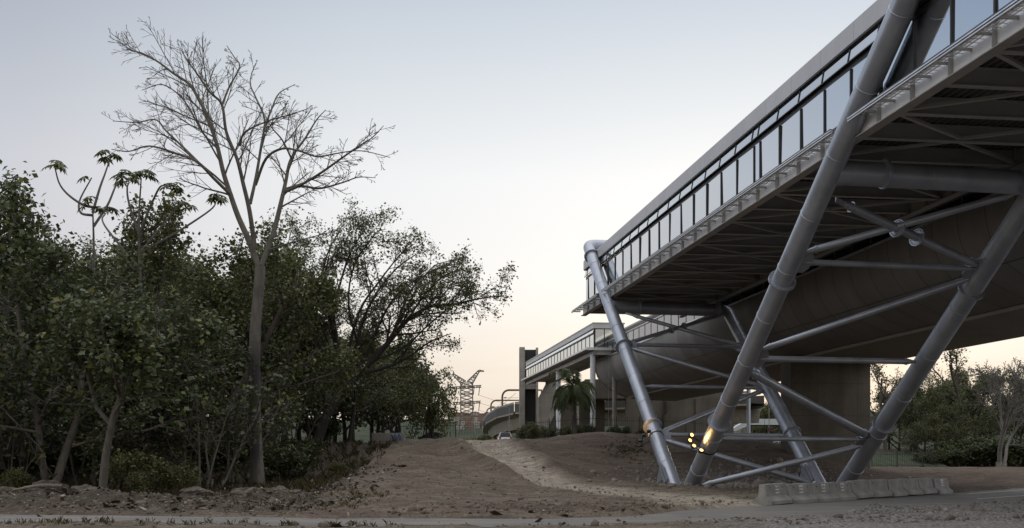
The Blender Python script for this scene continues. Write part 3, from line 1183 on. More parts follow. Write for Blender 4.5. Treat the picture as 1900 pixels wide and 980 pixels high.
a.build('end_wall', M['concrete_dark'], hall)
a = MB()
a.tube([W(HS1, x - .03, z - .03) for x, z in belly + [(34, 8.95), (38.4, 8.85)]], .09, 8)
a.build('rim', M['concrete'], hall, True)
a = MB()
a.sbox(HS0, HS1, 28.3, 40.5, 13.3, 13.5)
a.build('floor_slab', M['soffit'], hall)
a = MB()
a.sbox(HS0, HS1, 40.9, 40.95, 13.52, 15.55)
a.build('rear_glazing', M['glass2'], hall)
# the wide pier under the hall, and a wall pier further back
a = MB()
a.sbox(80.2, 82.3, 31.5, 37.7, -.5, 9.0)
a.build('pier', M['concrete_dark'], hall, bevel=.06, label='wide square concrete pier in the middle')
a = MB()
a.tube([px(1389, 850, 132), px(1389, 716, 132)], .24, 16)
a.build('column', M['steel'], hall, True)
# abutment walls beyond the far end of the hall
ab = thing('concrete_abutment', 'dark concrete abutment wall below the far end of the rounded hall', 'wall', px(1250, 810, 151))
a = MB()
a.box((px(1165, 0, 151)[0] + 7, 152.5, 5.2), (14.2, 3, 9.8))
a.build('wall', M['concrete_dark'], ab)
a = MB()
x0, x1 = px(1072, 0, 157)[0], px(1122, 0, 157)[0]
a.box(((x0 + x1) / 2, 158, 6), (x1 - x0, 2, 12))
a.build('side_wall', M['concrete_dark'], ab)
a = MB()
x0, x1 = px(1085, 0, 154)[0], px(1360, 0, 154)[0]
a.box(((x0 + x1) / 2, 156, 11.2), (x1 - x0, 6, 2.6))
a.build('cross_beam', M['concrete_dark'], ab)
for xx in (1232, 1290):
    a = MB()
    a.box((px(xx, 0, 150.9)[0], 150.9, 5.2), (.08, .1, 9.0))
    a.build('joint_strip', M['louvre'], ab)
a = MB()
p_ = px(1236, 745, 150.6)
a.tube([p_, px(1236, 765, 150.6), px(1222, 785, 150.6), px(1218, 806, 150.6)], .13, 8)
a.build('drain_pipe', M['louvre'], ab, True)

# ------------------------------------------------------------------ the glazed walkway further off
wk = thing('glazed_walkway', 'narrow glazed walkway on white columns beyond the palm tree', 'walkway', px(1100, 805, 128))
s0, s1 = 125.7, 178.0
a = MB()
a.sbox(s0 - .5, s1, 25.9, 29.6, 17.0, 17.12)
a.build('roof', M['fascia'], wk)
a = MB()
a.sbox(s0 - .45, s1, 25.95, 26.1, 16.45, 16.99)
a.sbox(s0 - .45, s0 - .3, 26.11, 29.5, 16.45, 16.99)
a.build('fascia', mottled('white_fascia', (.46, .46, .45), (.52, .52, .51), .6, .5), wk)
a = MB()
a.sbox(s0, s1, 26.1, 29.5, 13.95, 14.25)
a.sbox(s0 - .3, s1, 25.3, 26.1, 14.05, 14.25)
a.build('floor_slab', M['concrete'], wk)
a = MB()
a.sbox(s0 - .3, s1, 25.2, 25.3, 14.1, 14.3)
a.sbox(s0 - .4, s0 - .3, 25.2, 29.9, 14.0, 14.3)
a.build('ledge_rail', M['alu'], wk)
a = MB()
a.sbox(s0, s1, 26.05, 26.45, 13.5, 13.94)
a.sbox(s0, s1, 29.1, 29.4, 13.5, 13.94)
a.sbox(s0 - .2, s0 + .2, 26.46, 30.3, 13.5, 13.94)
a.build('edge_beam', M['frame'], wk)
k = s0
while k < s1 - 1:
    a = MB()
    a.sbox(k + .05, k + 2.35, 26.12, 26.15, 14.26, 15.85)
    wn = a.build('window', M['glass'], wk)
    a = MB()
    a.sbox(k - .03, k + .03, 26.08, 26.2, 14.26, 15.9)
    a.sbox(k + .031, k + 2.369, 26.05, 26.2, 15.86, 15.98)
    a.build('mullion', M['dark_metal'], wn)
    a = MB()
    a.prism([(25.97, 16.0), (26.0, 16.0), (26.1, 16.44), (26.07, 16.44)], W(k + .03, 0, 0), W(k + 2.36, 0, 0), (WDIR, ZDIR))
    a.build('clerestory_window', M['glass'], wk)
    k += 2.4
for k in range(3):
    a = MB()
    a.sbox(s0 + .02, s0 + .05, 26.3 + k * 1.08, 26.3 + k * 1.08 + .98, 14.26, 16.44)
    ew = a.build('end_window', M['glass2'], wk)
    a = MB()
    a.sbox(s0 - .03, s0 + .1, 26.2 + k * 1.08, 26.2 + k * 1.08 + .09, 14.26, 16.44)
    a.build('mullion', M['dark_metal'], ew)
a = MB()
a.sbox(s0 + .5, s1, 29.4, 29.45, 14.26, 16.44)
a.build('rear_wall', M['glass2'], wk)
for (cx, Yc, off) in ((1100, 128.6, 0), (1036, 151, 0)):
    p = px(cx, 810, Yc)
    a = MB()
    a.tube([(p[0], p[1], 2.0), (p[0], p[1], 13.5)], .31, 20)
    a.build('column', M['white_post'], wk, True)
    a = MB()
    q = p + WDIR * 2.6
    a.tube([(q[0], q[1] + 1, 2.0), (q[0], q[1] + 1, 13.5)], .25, 16)
    a.build('column', M['concrete'], wk, True, label='plain grey rear column')
a = MB()
a.tube([px(1129, 658, 128), px(1129, 790, 128)], .025, 6)
a.build('hanging_cable', M['galv'], wk)
# stair tower of raw concrete at its far end
tw = thing('concrete_tower', 'slim board marked concrete stair tower at the far end of the walkway', 'tower', px(978, 800, 185))


def pbox(a, xa, xb, ya, yb, Y, dep):
    p, q = px(xa, yb, Y), px(xb, ya, Y)
    a.box(((p[0] + q[0]) / 2, Y + dep / 2, (p[2] + q[2]) / 2), (abs(q[0] - p[0]), dep, abs(q[2] - p[2])))


a = MB()
pbox(a, 963.5, 974, 644, 835, 184.5, 4.0)
a.build('fin', M['concrete'], tw, bevel=.04)
a = MB()
pbox(a, 994.3, 998.7, 645, 835, 184.5, 4.0)
a.build('fin', M['concrete'], tw, bevel=.04)
a = MB()
pbox(a, 974.1, 994.2, 649, 835, 186.5, 1.5)
a.build('louvre', M['louvre'], tw)
a = MB()
pbox(a, 974.1, 994.2, 712, 722, 185.0, 1.2)
a.build('lintel', M['concrete'], tw)
# leaning concrete buttress beside it
bt = MB()
pr = [(1001, 700), (1040, 700), (1033, 756), (1013, 800), (1013, 840), (1001, 840)]
pr = [(998.9, 738), (1016, 706), (1041, 690), (1040, 745), (1016, 796), (1013, 840), (998.9, 840)]
f_ = [px(x, y, 178) for x, y in pr]
bt.poly(f_)
bt.poly([p + np.array([0, 5, 0]) for p in reversed(f_)])
for i in range(len(f_)):
    p, q = f_[i], f_[(i + 1) % len(f_)]
    bt.poly([p, q, q + np.array([0, 5, 0]), p + np.array([0, 5, 0])])
tag(bt.build('concrete_buttress', M['concrete'], None, origin=tuple(px(1010, 815, 178))), 'leaning concrete slab wall between the stair tower and the palm', 'wall')
# dark recess wall behind the palm
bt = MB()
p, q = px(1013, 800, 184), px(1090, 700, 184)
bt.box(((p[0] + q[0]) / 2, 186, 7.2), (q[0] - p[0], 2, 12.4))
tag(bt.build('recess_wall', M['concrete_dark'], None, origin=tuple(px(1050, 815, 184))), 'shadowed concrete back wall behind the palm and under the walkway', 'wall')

# ------------------------------------------------------------------ elevated railway far left of the tower
vd = thing('railway_viaduct', 'elevated concrete railway viaduct curving away left of the stair tower', 'viaduct', px(940, 800, 230))
path = [(34, 172), (14, 186), (4.5, 194), (.6, 203), (-2.6, 222), (-5.4, 256), (-7.4, 300), (-8.5, 345)]
a, a2, a3 = MB(), MB(), MB()
for i in range(len(path) - 1):
    p = np.array([path[i][0] + 3.0, path[i][1], 0])
    q = np.array([path[i + 1][0] + 3.0, path[i + 1][1], 0])
    d_ = nz(q - p)
    n_ = np.array([d_[1], -d_[0], 0])
    def sec(c, z0=0.0):
        return [c + n_ * x + ZDIR * z for x, z in ((-3.4, 10.2), (3.4, 10.2), (3.4, 9.7), (1.9, 9.2), (1.3, 7.2), (-1.3, 7.2), (-1.9, 9.2), (-3.4, 9.7))]
    A_, B_ = sec(p), sec(q)
    for k in range(8):
        k2 = (k + 1) % 8
        a.poly([A_[k], A_[k2], B_[k2], B_[k]])
    a2.bar(p - n_ * 3.35 + ZDIR * 10.75, q - n_ * 3.35 + ZDIR * 10.75, .14, 1.5)
    a2.bar(p + n_ * 3.35 + ZDIR * 10.75, q + n_ * 3.35 + ZDIR * 10.75, .14, 1.5)
    a3.bar(p - n_ * 3.36 + ZDIR * 11.7, q - n_ * 3.36 + ZDIR * 11.7, .05, .35)
a.build('girder', M['rail_box'], vd)
a2.build('parapet', mottled('dark_parapet', (.04, .038, .036), (.06, .057, .052), .6, .8), vd)
a3.build('railing', M['galv'], vd)
for (x, y) in ((-4.1, 256), (-6.2, 318), (10.0, 190)):
    a = MB()
    g = gh(x, y)
    a.box((x + 3, y, (g + 7.2) / 2 - .3), (1.8, 1.6, 7.2 - g + .6))
    a.build('pier', M['concrete_dark'], vd, bevel=.05)
for (xp, yp, Y, lab) in ((932, 724, 220, 'nearest curved catenary mast on the viaduct, tallest of three'), (911, 743, 270, 'middle curved catenary mast on the viaduct'), (903, 757, 320, 'farthest and lowest curved catenary mast on the viaduct')):
    p = px(xp, yp, Y)
    t_ = thing('catenary_mast', lab, 'mast', (p[0], p[1], 10.2), 'catenary masts on the viaduct')
    a = MB()
    z = p[2]
    arc = [np.array([p[0], Y, 10.2]), np.array([p[0], Y, z - 1.3])]
    for k in range(1, 6):
        an = math.pi / 2 * k / 5
        arc.append(np.array([p[0] + 1.3 * (1 - math.cos(an)), Y, z - 1.3 + 1.3 * math.sin(an)]))
    arc += [np.array([p[0] + 7.6, Y, z])]
    arc += [np.array([p[0] + 7.6, Y, 10.2])]
    a.tube(arc, .19, 8)
    a.build('mast', M['brown_steel'], t_, True)
    a = MB()
    b_ = np.array([p[0] + .2, Y, z - 1.5])
    a.bar(b_, b_ + np.array([2.9, 0, -.0]), .06, .06)
    a.bar(b_ + ZDIR * -1.2, b_ + np.array([2.4, 0, .9]), .06, .06)
    a.bar(b_ + ZDIR * -1.2, b_ + np.array([2.9, 0, -1.3]), .05, .05)
    a.build('cantilever_arm', M['brown_steel'], t_)
    a = MB()
    a.tube([b_ + np.array([.15, 0, 0]), b_ + np.array([.6, 0, 0])], .11, 8)
    a.build('insulator', M['dark_metal'], t_)

# ------------------------------------------------------------------ lattice power pylon
PY = 400.0
M['pylon'] = mottled('weathered_pylon_steel', (.10, .09, .08), (.15, .135, .12), .3, .6, .1)
pyl = thing('power_pylon', 'lattice power pylon with two raised horn arms above the fence', 'pylon', (px(866, 0, PY)[0], PY, gh(px(866, 0, PY)[0], PY)))
cx = px(866, 0, PY)[0]
zb = float(pyl.location.z)


def lattice(a, p0, p1, w0, w1, n_, t_=.16):
    t_ *= 1.5
    """square lattice mast from p0 to p1"""
    p0, p1 = np.asarray(p0, float), np.asarray(p1, float)
    d_ = nz(p1 - p0)
    x_ = nz(np.cross(d_, (0, 1, 0.01)))
    y_ = np.cross(d_, x_)
    C4 = []
    for i in range(n_ + 1):
        f = i / n_
        c_ = p0 + (p1 - p0) * f
        w_ = (w0 + (w1 - w0) * f) / 2
        C4.append([c_ + x_ * sx_ * w_ + y_ * sy_ * w_ for sx_, sy_ in ((-1, -1), (1, -1), (1, 1), (-1, 1))])
    for k in range(4):
        a.bar(C4[0][k], C4[-1][k], t_ * 1.5, t_ * 1.5)
    for i in range(n_):
        for k in range(4):
            k2 = (k + 1) % 4
            a.bar(C4[i][k], C4[i + 1][k2], t_, t_)
            a.bar(C4[i][k2], C4[i + 1][k], t_, t_)
            if i % 3 == 2:
                a.bar(C4[i + 1][k], C4[i + 1][k2], t_, t_)


zz = lambda y: EYE + (852 - y) / 2100 * PY
xx = lambda x: (x - 950) / 2100 * PY
a = MB()
for sx_ in (-1, 1):
    for sy_ in (-1, 1):
        a.bar((cx + sx_ * 3.6, PY + sy_ * 3.6, zb - .5), (cx + sx_ * 2.1, PY + sy_ * 2.1, zz(773)), .3, .3)
for sy_ in (-1, 1):
    a.bar((cx - 3.1, PY + sy_ * 3.1, zz(805)), (cx + 2.1, PY + sy_ * 2.1, zz(773)), .16, .16)
    a.bar((cx + 3.1, PY + sy_ * 3.1, zz(805)), (cx - 2.1, PY + sy_ * 2.1, zz(773)), .16, .16)
    a.bar((cx + sy_ * 3.1, PY - 3.1, zz(805)), (cx + sy_ * 2.1, PY + 2.1, zz(773)), .16, .16)
a.build('leg_frame', M['pylon'], pyl)
a = MB()
lattice(a, (cx, PY, zz(773)), (cx, PY, zz(710)), 4.2, 4.2, 9, .11)
a.build('mast', M['pylon'], pyl)
for sg, (hx, hy) in ((-1, (840, 694)), (1, (897, 688))):
    a = MB()
    lattice(a, (cx + sg * 1.0, PY, zz(711)), (xx(hx + (0 if sg < 0 else -8)), PY, zz(hy)), 2.0, .5, 6, .12)
    if sg > 0:
        lattice(a, (xx(889), PY, zz(688)), (xx(898), PY, zz(689)), .5, .25, 2, .1)
    a.build('horn_arm', M['pylon'], pyl)
for y_, l_ in ((718, 27), (747, 26)):
    a = MB()
    lattice(a, (cx - l_ / 2100 * PY, PY, zz(y_ + 2)), (cx + l_ / 2100 * PY, PY, zz(y_ - 1)), .7, .7, 10, .1)
    arm = a.build('cross_arm', M['pylon'], pyl)
    for dx in (-19, 14, 24):
        a = MB()
        p = np.array([cx + dx / 2100 * PY, PY, zz(y_)])
        a.tube([p, p + np.array([-.3, 0, -2.6]), p + np.array([-.5, 0, -3.0])], .13, 6)
        a.build('insulator', M['brown_steel'], arm)
for sgn in (0, 1, 2):
    w_ = MB()
    p = np.array([cx + 22 / 2100 * PY, PY, zz(733 + sgn * 14)])
    q = np.array([px(1190, 0, 520)[0], 560, zz(728 + sgn * 14) + 4])
    w_.tube([p + (q - p) * f - ZDIR * 6 * (4 * f * (1 - f)) for f in np.linspace(0, 1, 12)], .05, 4)
    tag(w_.build('power_line', M['cable'], None, True, origin=tuple(p)), ['upper', 'middle', 'lower'][sgn] + ' thin power line sagging right from the pylon', 'power line', 'power lines from the pylon')

# ------------------------------------------------------------------ far hillside houses
rs = np.random.RandomState(5)
hs = [(848, 763, 1380, 8, 'brick'), (882, 766, 1400, 9, 'render_wall')]
for k in range(30):
    hs.append((float(rs.uniform(838, 908)), float(rs.uniform(772, 806)), 0, float(rs.uniform(3.2, 6.5)), 'brick' if rs.rand() < .6 else 'render_wall'))
for k in range(10):
    hs.append((float(rs.uniform(1122, 1168)), float(rs.uniform(764, 784)), 0, float(rs.uniform(3.2, 6.5)), 'brick' if rs.rand() < .6 else 'render_wall'))
for i, (hx, hy, Y, hh, kind) in enumerate(hs):
    if not Y:
        Y = 1000 + (806 - hy) * 8
    x = px(hx, 0, Y)[0]
    g = gh(x, Y)
    wd_ = float(rs.uniform(5, 9)) if i > 1 else 8 + i * 2
    if i < 2:
        lab = ['tall brick block standing on the ridge left of the pylon', 'pale flat roofed block on the ridge right of the pylon'][i]
        t_ = thing('apartment_block', lab, 'building', (x, Y, g))
    else:
        lab = ('small bare brick house on the far hillside' if kind == 'brick' else 'small pale rendered house on the far hillside') + (' seen between the columns under the walkway' if i >= 32 else ' behind the pylon')
        t_ = thing('hillside_house', lab, 'house', (x, Y, g), 'houses crowded on the far hillside')
    a = MB()
    a.box((x, Y, g + hh / 2 - 1.5), (wd_, 6, hh + 3))
    w_ = a.build('wall', M[kind], t_)
    a = MB()
    if rs.rand() < .5:
        a.prism([(-wd_ / 2 - .3, 0), (wd_ / 2 + .3, 0), (wd_ / 2 + .3, .2), (0, 1.3), (-wd_ / 2 - .3, .2)], (x, Y - 3.2, g + hh), (x, Y + 3.2, g + hh), (np.array([1., 0, 0]), ZDIR))
        a.build('roof', M['tile'], t_)
    else:
        a.box((x, Y, g + hh + .1), (wd_ + .4, 6.4, .2))
        a.build('roof', M['concrete'], t_)
    for fl in range(max(1, int(hh / 2.9))):
        for q in np.linspace(-.3, .3, 2 if wd_ < 7 else 3):
            a = MB()
            a.box((x + q * wd_, Y - 3.02, g + 1.6 + fl * 2.9), (1.0, .08, 1.1))
            a.build('window', M['louvre'], t_)

# ------------------------------------------------------------------ fences
def rail_fence(name, label, pts, h, pitch, mat, spear=True, post=2.6, thick=.028, cat='fence'):
    t_ = thing(name, label, cat, (pts[0][0], pts[0][1], gh(*pts[0])))
    a = MB()
    for (x0, y0), (x1, y1) in zip(pts[:-1], pts[1:]):
        ln = math.dist((x0, y0), (x1, y1))
        n_ = int(ln / pitch)
        for k in range(n_ + 1):
            f = k / n_
            x, y = x0 + (x1 - x0) * f, y0 + (y1 - y0) * f
            g = gh(x, y)
            a.box((x, y, g + h / 2 - .1), (thick, thick, h + .2))
        for zz_ in (.25, h - .3):
            m_ = max(2, int(ln / 3))
            for k in range(m_):
                q = [(x0 + (x1 - x0) * f, y0 + (y1 - y0) * f) for f in (k / m_, (k + 1) / m_)]
                a.bar((*q[0], gh(*q[0]) + zz_), (*q[1], gh(*q[1]) + zz_), .04, .05)
        for k in range(int(ln / post) + 1):
            f = min(1, k * post / ln)
            x, y = x0 + (x1 - x0) * f, y0 + (y1 - y0) * f
            b_ = MB()
            b_.box((x, y, gh(x, y) + h / 2), (.09, .09, h + .2))
            b_.build('post', mat, t_)
    a.build('railing', mat, t_)
    return t_


rail_fence('spear_fence', 'dark upright bar fence across the bank under the walkway', [(px(975, 0, 119)[0], 119), (px(1100, 0, 121)[0], 121), (px(1352, 0, 124)[0], 124)], 2.3, .24, M['fence'])
rail_fence('mesh_fence', 'tall dark wire fence in front of the pylon', [(px(738, 0, 116)[0], 116), (px(905, 0, 118)[0], 118)], 2.25, .30, M['fence'], post=3.0, thick=.02)
rail_fence('park_fence', 'low dark bar fence before the grass bank on the right', [(px(1618, 0, 124)[0], 124), (px(1740, 0, 122)[0], 122)], 1.75, .22, M['fence'], thick=.03)
# graffiti wall at the crest
gw = thing('low_wall', 'low concrete wall with blue graffiti at the edge of the wood', 'wall', px(722, 822, 104))
p, q = px(690, 0, 104)[0], px(751, 0, 104)[0]
a = MB()
g0 = gh((p + q) / 2, 104)
a.box(((p + q) / 2, 104, g0 + .45), (q - p, .25, 1.35))
a.build('wall', M['concrete'], gw, bevel=.03)
a = MB()
rr_ = random.Random(2)
for k in range(7):
    x = px(728 + k * 2.6, 0, 104)[0]
    a.tube([(x + rr_.uniform(-.1, .1), 103.86, g0 + .5), (x + rr_.uniform(-.2, .25), 103.86, g0 + .75), (x + rr_.uniform(-.1, .2), 103.86, g0 + 1.0)], .07, 5)
a.build('graffiti', mottled('blue_spray_paint', (.10, .17, .30), (.16, .24, .38), 5, .8), gw)

# thin pole, street lamp
po = MB()
p = px(792, 0, 112)
po.tube([(p[0] + .55, 112, gh(p[0], 112)), (p[0] + .1, 112, 8), (px(790, 0, 112)[0], 112, px(0, 664, 112)[2])], [.07, .06, .045], 8)
tag(po.build('pole', M['dark_metal'], None, True, origin=(p[0] + .55, 112, gh(p[0], 112))), 'thin dark pole rising out of the trees by the drooping bamboo', 'pole')
p = px(945, 0, 170)
sl = thing('street_lamp', 'slim grey street lamp in front of the viaduct', 'street lamp', (p[0], 170, gh(p[0], 170)))
a = MB()
zt = px(0, 757, 170)[2]
a.tube([(p[0], 170, gh(p[0], 170)), (p[0], 170, zt)], [.09, .055], 8)
a.build('post', M['galv'], sl, True)
a = MB()
a.bar((p[0], 170, zt), (p[0] - .9, 170, zt + .12), .08, .06)
a.box((p[0] - 1.1, 170, zt + .12), (.55, .25, .12))
a.build('lamp_head', M['galv'], sl)

# ------------------------------------------------------------------ road overpass seen between the legs
Yo = 230
ov = thing('road_overpass', 'low road overpass with pale side panels seen between the legs', 'overpass', px(1420, 830, Yo))
x0, x1 = px(1345, 0, Yo)[0], px(1640, 0, Yo)[0]
zt, zb_ = px(0, 776, Yo)[2], px(0, 788, Yo)[2]
a = MB()
a.box(((x0 + x1) / 2 + 3, Yo + 6, (zt + zb_) / 2 - .25), (x1 - x0 - 6, 12, zt - zb_ - .5))
a.build('deck', M['concrete'], ov)
for k in range(9):
    a = MB()
    xa = px(1392, 0, Yo)[0] + k * 2.9
    a.box((xa + 1.4, Yo - .15, (zt + zb_) / 2 - .1), (2.82, .2, zt - zb_ - .1))
    a.build('side_panel', mottled('pale_panel', (.40, .42, .43), (.48, .50, .51), .8, .6) if k == 0 else ov.children[1].data.materials[0], ov)
a = MB()
a.prism([(px(1352, 0, Yo)[0], zb_ - 1.3), (px(1391, 0, Yo)[0], zt - .1), (px(1391, 0, Yo)[0], zb_ - .1), (px(1365, 0, Yo)[0], zb_ - 1.3)], (0, Yo - .2, 0), (0, Yo + 3, 0), (np.array([1., 0, 0]), ZDIR))
a.build('ramp_beam', ov.children[1].data.materials[0], ov)
for xq in (1400, 1470, 1560):
    a = MB()
    x = px(xq, 0, Yo)[0]
    a.box((x, Yo + 6, zb_ / 2), (1.2, 1.2, zb_))
    a.build('pier', M['concrete_dark'], ov)
# pale tower block far behind
tb = thing('tower_block', 'pale distant tower block behind the trees and the lit leg', 'building', (px(1367, 0, 700)[0], 700, gh(px(1367, 0, 700)[0], 700)))
g = gh(px(1367, 0, 700)[0], 700)
zt = px(0, 752, 700)[2]
a = MB()
x = px(1367, 0, 700)[0]
a.box((x, 705, (g + zt) / 2), (4.6, 10, zt - g + 4))
a.build('wall', M['render_wall'], tb)
for fl in range(5):
    for q in (-1.4, 0, 1.4):
        a = MB()
        a.box((x + q, 699.95, zt - 2 - fl * 3), (.8, .1, 1.3))
        a.build('window', M['louvre'], tb)
# round sign on a pole under the overpass
p = px(1427, 800, 190)
sg = thing('road_sign', 'small round sign on a thin post under the overpass', 'sign', (p[0], 190, gh(p[0], 190)))
a = MB()
a.tube([(p[0], 190, gh(p[0], 190)), (p[0], 190, px(0, 757, 190)[2])], .06, 6)
a.build('post', M['galv'], sg, True)
a = MB()
a.tube([(p[0], 189.9, p[2] + .2), (p[0], 189.86, p[2] + .2)], .36, 20)
a.build('sign_disc', M['sign_red'], sg)

# ------------------------------------------------------------------ vehicles
def car(name, label, loc, rotz, paint, suv=False, group=None):
    """nose towards +Y in its own frame"""
    t_ = thing(name, label, 'car', loc, group, rotz)
    saved = tuple(t_.location)
    t_.location = (0, 0, 0)
    Wd = .9 if suv else .86
    if suv:
        body_p = [(-2.25, .35), (-2.3, .75), (-2.2, 1.05), (1.0, 1.05), (2.05, .95), (2.25, .72), (2.25, .35)]
        cab = [(-2.16, 1.05), (-1.95, 1.68), (-.1, 1.72), (.35, 1.66), (1.15, 1.05)]
        hr = .36
    else:
        body_p = [(-2.2, .3), (-2.25, .62), (-2.15, .93), (.95, .92), (2.0, .78), (2.25, .58), (2.22, .3)]
        cab = [(-1.95, .93), (-1.15, 1.38), (-.4, 1.45), (.25, 1.38), (1.2, .92)]
        hr = .32
    Y_ = np.array([0, 1., 0])
    a = MB()
    a.prism(body_p, (-Wd, 0, 0), (Wd, 0, 0), (Y_, ZDIR))
    a.build('body', M[paint], t_, True, bevel=.07)
    a = MB()
    n_ = len(cab)
    for x, k in ((-1, 0), (1, 1)):
        for (y, z) in cab:
            inset = .06 + .22 * (z - cab[0][1]) / .7
            a.v.append((x * (Wd - inset), y, z))
    for k in range(n_):
        k2 = (k + 1) % n_
        a.f.append((k, k2, n_ + k2, n_ + k))
    a.f.append(tuple(reversed(range(n_))))
    a.f.append(tuple(range(n_, 2 * n_)))
    a.build('cabin_glass', M['car_glass'], t_)
    a = MB()
    top = [c_ for c_ in cab if c_[1] > cab[0][1] + .3]
    for (y0, z0), (y1, z1) in zip(top[:-1], top[1:]):
        a.bar((0, y0, z0 + .015), (0, y1, z1 + .015), (Wd - .25) * 2, .05)
    for x in (-1, 1):
        for (p0, p1) in zip(cab[:-1], cab[1:]):
            ins = lambda z: Wd - .05 - .22 * (z - cab[0][1]) / .7
            a.bar((x * ins(p0[1]), *p0), (x * ins(p1[1]), *p1), .06, .07)
        ym = -.35
        a.bar((x * (Wd - .04), ym, cab[0][1]), (x * (Wd - .26), ym, cab[2][1] - .02), .05, .08)
    a.build('roof', M[paint], t_)
    for x in (-1, 1):
        for y in (-1.35, 1.38):
            a = MB()
            a.tube([(x * (Wd - .2), y, hr), (x * (Wd + .02), y, hr)], hr, 20)
            w_ = a.build('wheel', M['rubber'], t_, True)
            a = MB()
            a.tube([(x * (Wd + .0), y, hr), (x * (Wd + .035), y, hr)], hr * .62, 14)
            a.build('rim', M['rim'], w_, True)
        a = MB()
        zt_ = .95 if suv else .78
        a.box((x * (Wd - .14), body_p[1][0] + .03, zt_), (.24, .12, .34 if suv else .18))
        a.build('tail_light', M['red_lens'], t_, bevel=.02)
        a = MB()
        a.box((x * (Wd - .2), 2.12, .72), (.34, .2, .15))
        a.build('headlight', M['alu'], t_, bevel=.02)
        a = MB()
        a.box((x * (Wd + .06), .75, cab[0][1] + .08), (.16, .1, .13))
        a.build('wing_mirror', M[paint], t_, bevel=.02)
    a = MB()
    a.box((0, body_p[1][0] - .02, .8 if suv else .62), (.42, .03, .13))
    a.build('number_plate', M['plate'], t_)
    a = MB()
    a.box((0, body_p[0][0] - .02, .45), (Wd * 2 - .1, .12, .2))
    a.box((0, 2.25, .42), (Wd * 2 - .1, .1, .2))
    a.build('bumper', M['dark_metal'] if suv else M[paint], t_, bevel=.03)
    t_.location = saved
    return t_


def at(x, Y, dz=0.0):
    q = px(x, 0, Y)
    return (q[0], Y, gh(q[0], Y) + dz)


car('parked_car', 'white sport utility car seen from behind near the stair tower', at(936, 160), R(4), 'white_car', True)
car('parked_car', 'dark saloon car parked sideways under the bamboo', at(811, 138), R(-86), 'dark_car', False)
car('parked_car', 'grey car mostly hidden by the bank below the walkway', at(998, 152), R(-60), 'grey_car', False)
car('parked_car', 'dark car under the road overpass, left one', at(1410, 196), R(80), 'dark_car', True)
car('parked_car', 'pale car under the road overpass, right one', at(1440, 202), R(86), 'white_car', False)

# ------------------------------------------------------------------ concrete barriers
P0 = np.array([px(1435, 0, 42.4)[0], 42.4])
P1 = np.array([px(1741, 0, 55.6)[0], 55.6])
bd = nz(P1 - P0)
names = ['leftmost concrete barrier of the row, painted 116', 'concrete barrier painted 115 beside the gap in the row', 'concrete barrier painted 112 in front of the far V foot',
         'concrete barrier painted 113 right of the far V foot', 'unmarked concrete barrier just right of the one painted 113', 'second unmarked concrete barrier right of number 113',
         'unmarked concrete barrier in the middle of the five unmarked ones', 'third unmarked concrete barrier left of number 110', 'unmarked concrete barrier second from number 110, tilted top',
         'rightmost concrete barrier at the end of the row, painted 110']
names[7] = 'fourth unmarked concrete barrier right of number 113'
names[8] = 'unmarked concrete barrier touching the end one painted 110'
nums = ['116', '115', '112', '113', None, None, None, None, None, '110']
bprof = [(-.39, 0), (.39, 0), (.39, .14), (.17, .31), (.12, .75), (-.12, .75), (-.17, .31), (-.39, .15)]
rb = random.Random(8)
for i in range(10):
    f = i / 9
    c2 = P0 + (P1 - P0) * f
    jit = rb.uniform(-.06, .06)
    dirv = nz(np.array([bd[0], bd[1]]) + np.array([-bd[1], bd[0]]) * rb.uniform(-.05, .05))
    perp = np.array([dirv[1], -dirv[0], 0])
    dv = np.array([dirv[0], dirv[1], 0])
    cc = np.array([c2[0], c2[1], 0]) + perp * jit
    hl_ = .905
    g = float(np.clip(np.mean([gh(*(cc + dv * k)[:2]) for k in (-.6, 0, .6)]) - .03, 0, .05))
    cc[2] = g
    t_ = thing('concrete_barrier', names[i], 'barrier', cc, 'row of concrete road barriers')
    a = MB()
    tl = rb.uniform(-.02, .02)
    a.prism(bprof, cc - dv * hl_ + ZDIR * tl, cc + dv * hl_ - ZDIR * tl, (perp, ZDIR))
    a.build('body', M['barrier'], t_, False, bevel=.012)
    a = MB()
    for e in (-.55, .55):
        a.tube([cc + dv * e + perp * .10 + ZDIR * .62, cc + dv * e + perp * .145 + ZDIR * .62], .03, 8)
    a.build('lifting_hole', M['louvre'], t_)
    if nums[i]:
        cu = bpy.data.curves.new('digits', 'FONT')
        cu.body = nums[i]
        cu.size = .42
        cu.align_x = 'CENTER'
        cu.align_y = 'CENTER'
        cu.extrude = .004
        cu.offset = .012
        to = bpy.data.objects.new('digits', cu)
        C.objects.link(to)
        me = bpy.data.meshes.new_from_object(to.evaluated_get(bpy.context.evaluated_depsgraph_get()))
        bpy.data.objects.remove(to)
        me.materials.clear()
        me.materials.append(M['white_paint'])
        o = child('painted_number', me, t_)
        # lies on the sloping upper face, turned on its side to read upwards
        slope = nz(np.array([.13 - .085, 0, 0]) * 0 + perp * -(.17 - .12) + ZDIR * (.75 - .31))
        nrm = nz(np.cross(dv, slope))
        if np.dot(nrm, perp) < 0:
            nrm = -nrm
        X_ = slope
        Y2 = np.cross(nrm, X_)
        X_ = X_ * .58
        pos = perp * (.143 + .004) + ZDIR * .54 + dv * (.05 if i else .1)
        mt = Matrix(((X_[0], Y2[0], nrm[0], pos[0]), (X_[1], Y2[1], nrm[1], pos[1]), (X_[2], Y2[2], nrm[2], pos[2]), (0, 0, 0, 1)))
        o.matrix_local = mt

# ------------------------------------------------------------------ floodlights clamped on the legs
def em(name, c, s_):
    m, t, b = newmat(name)
    b.inputs['Base Color'].default_value = (.9, .8, .6, 1)
    b.inputs['Emission Color'].default_value = (*c, 1)
    b.inputs['Emission Strength'].default_value = s_
    return m


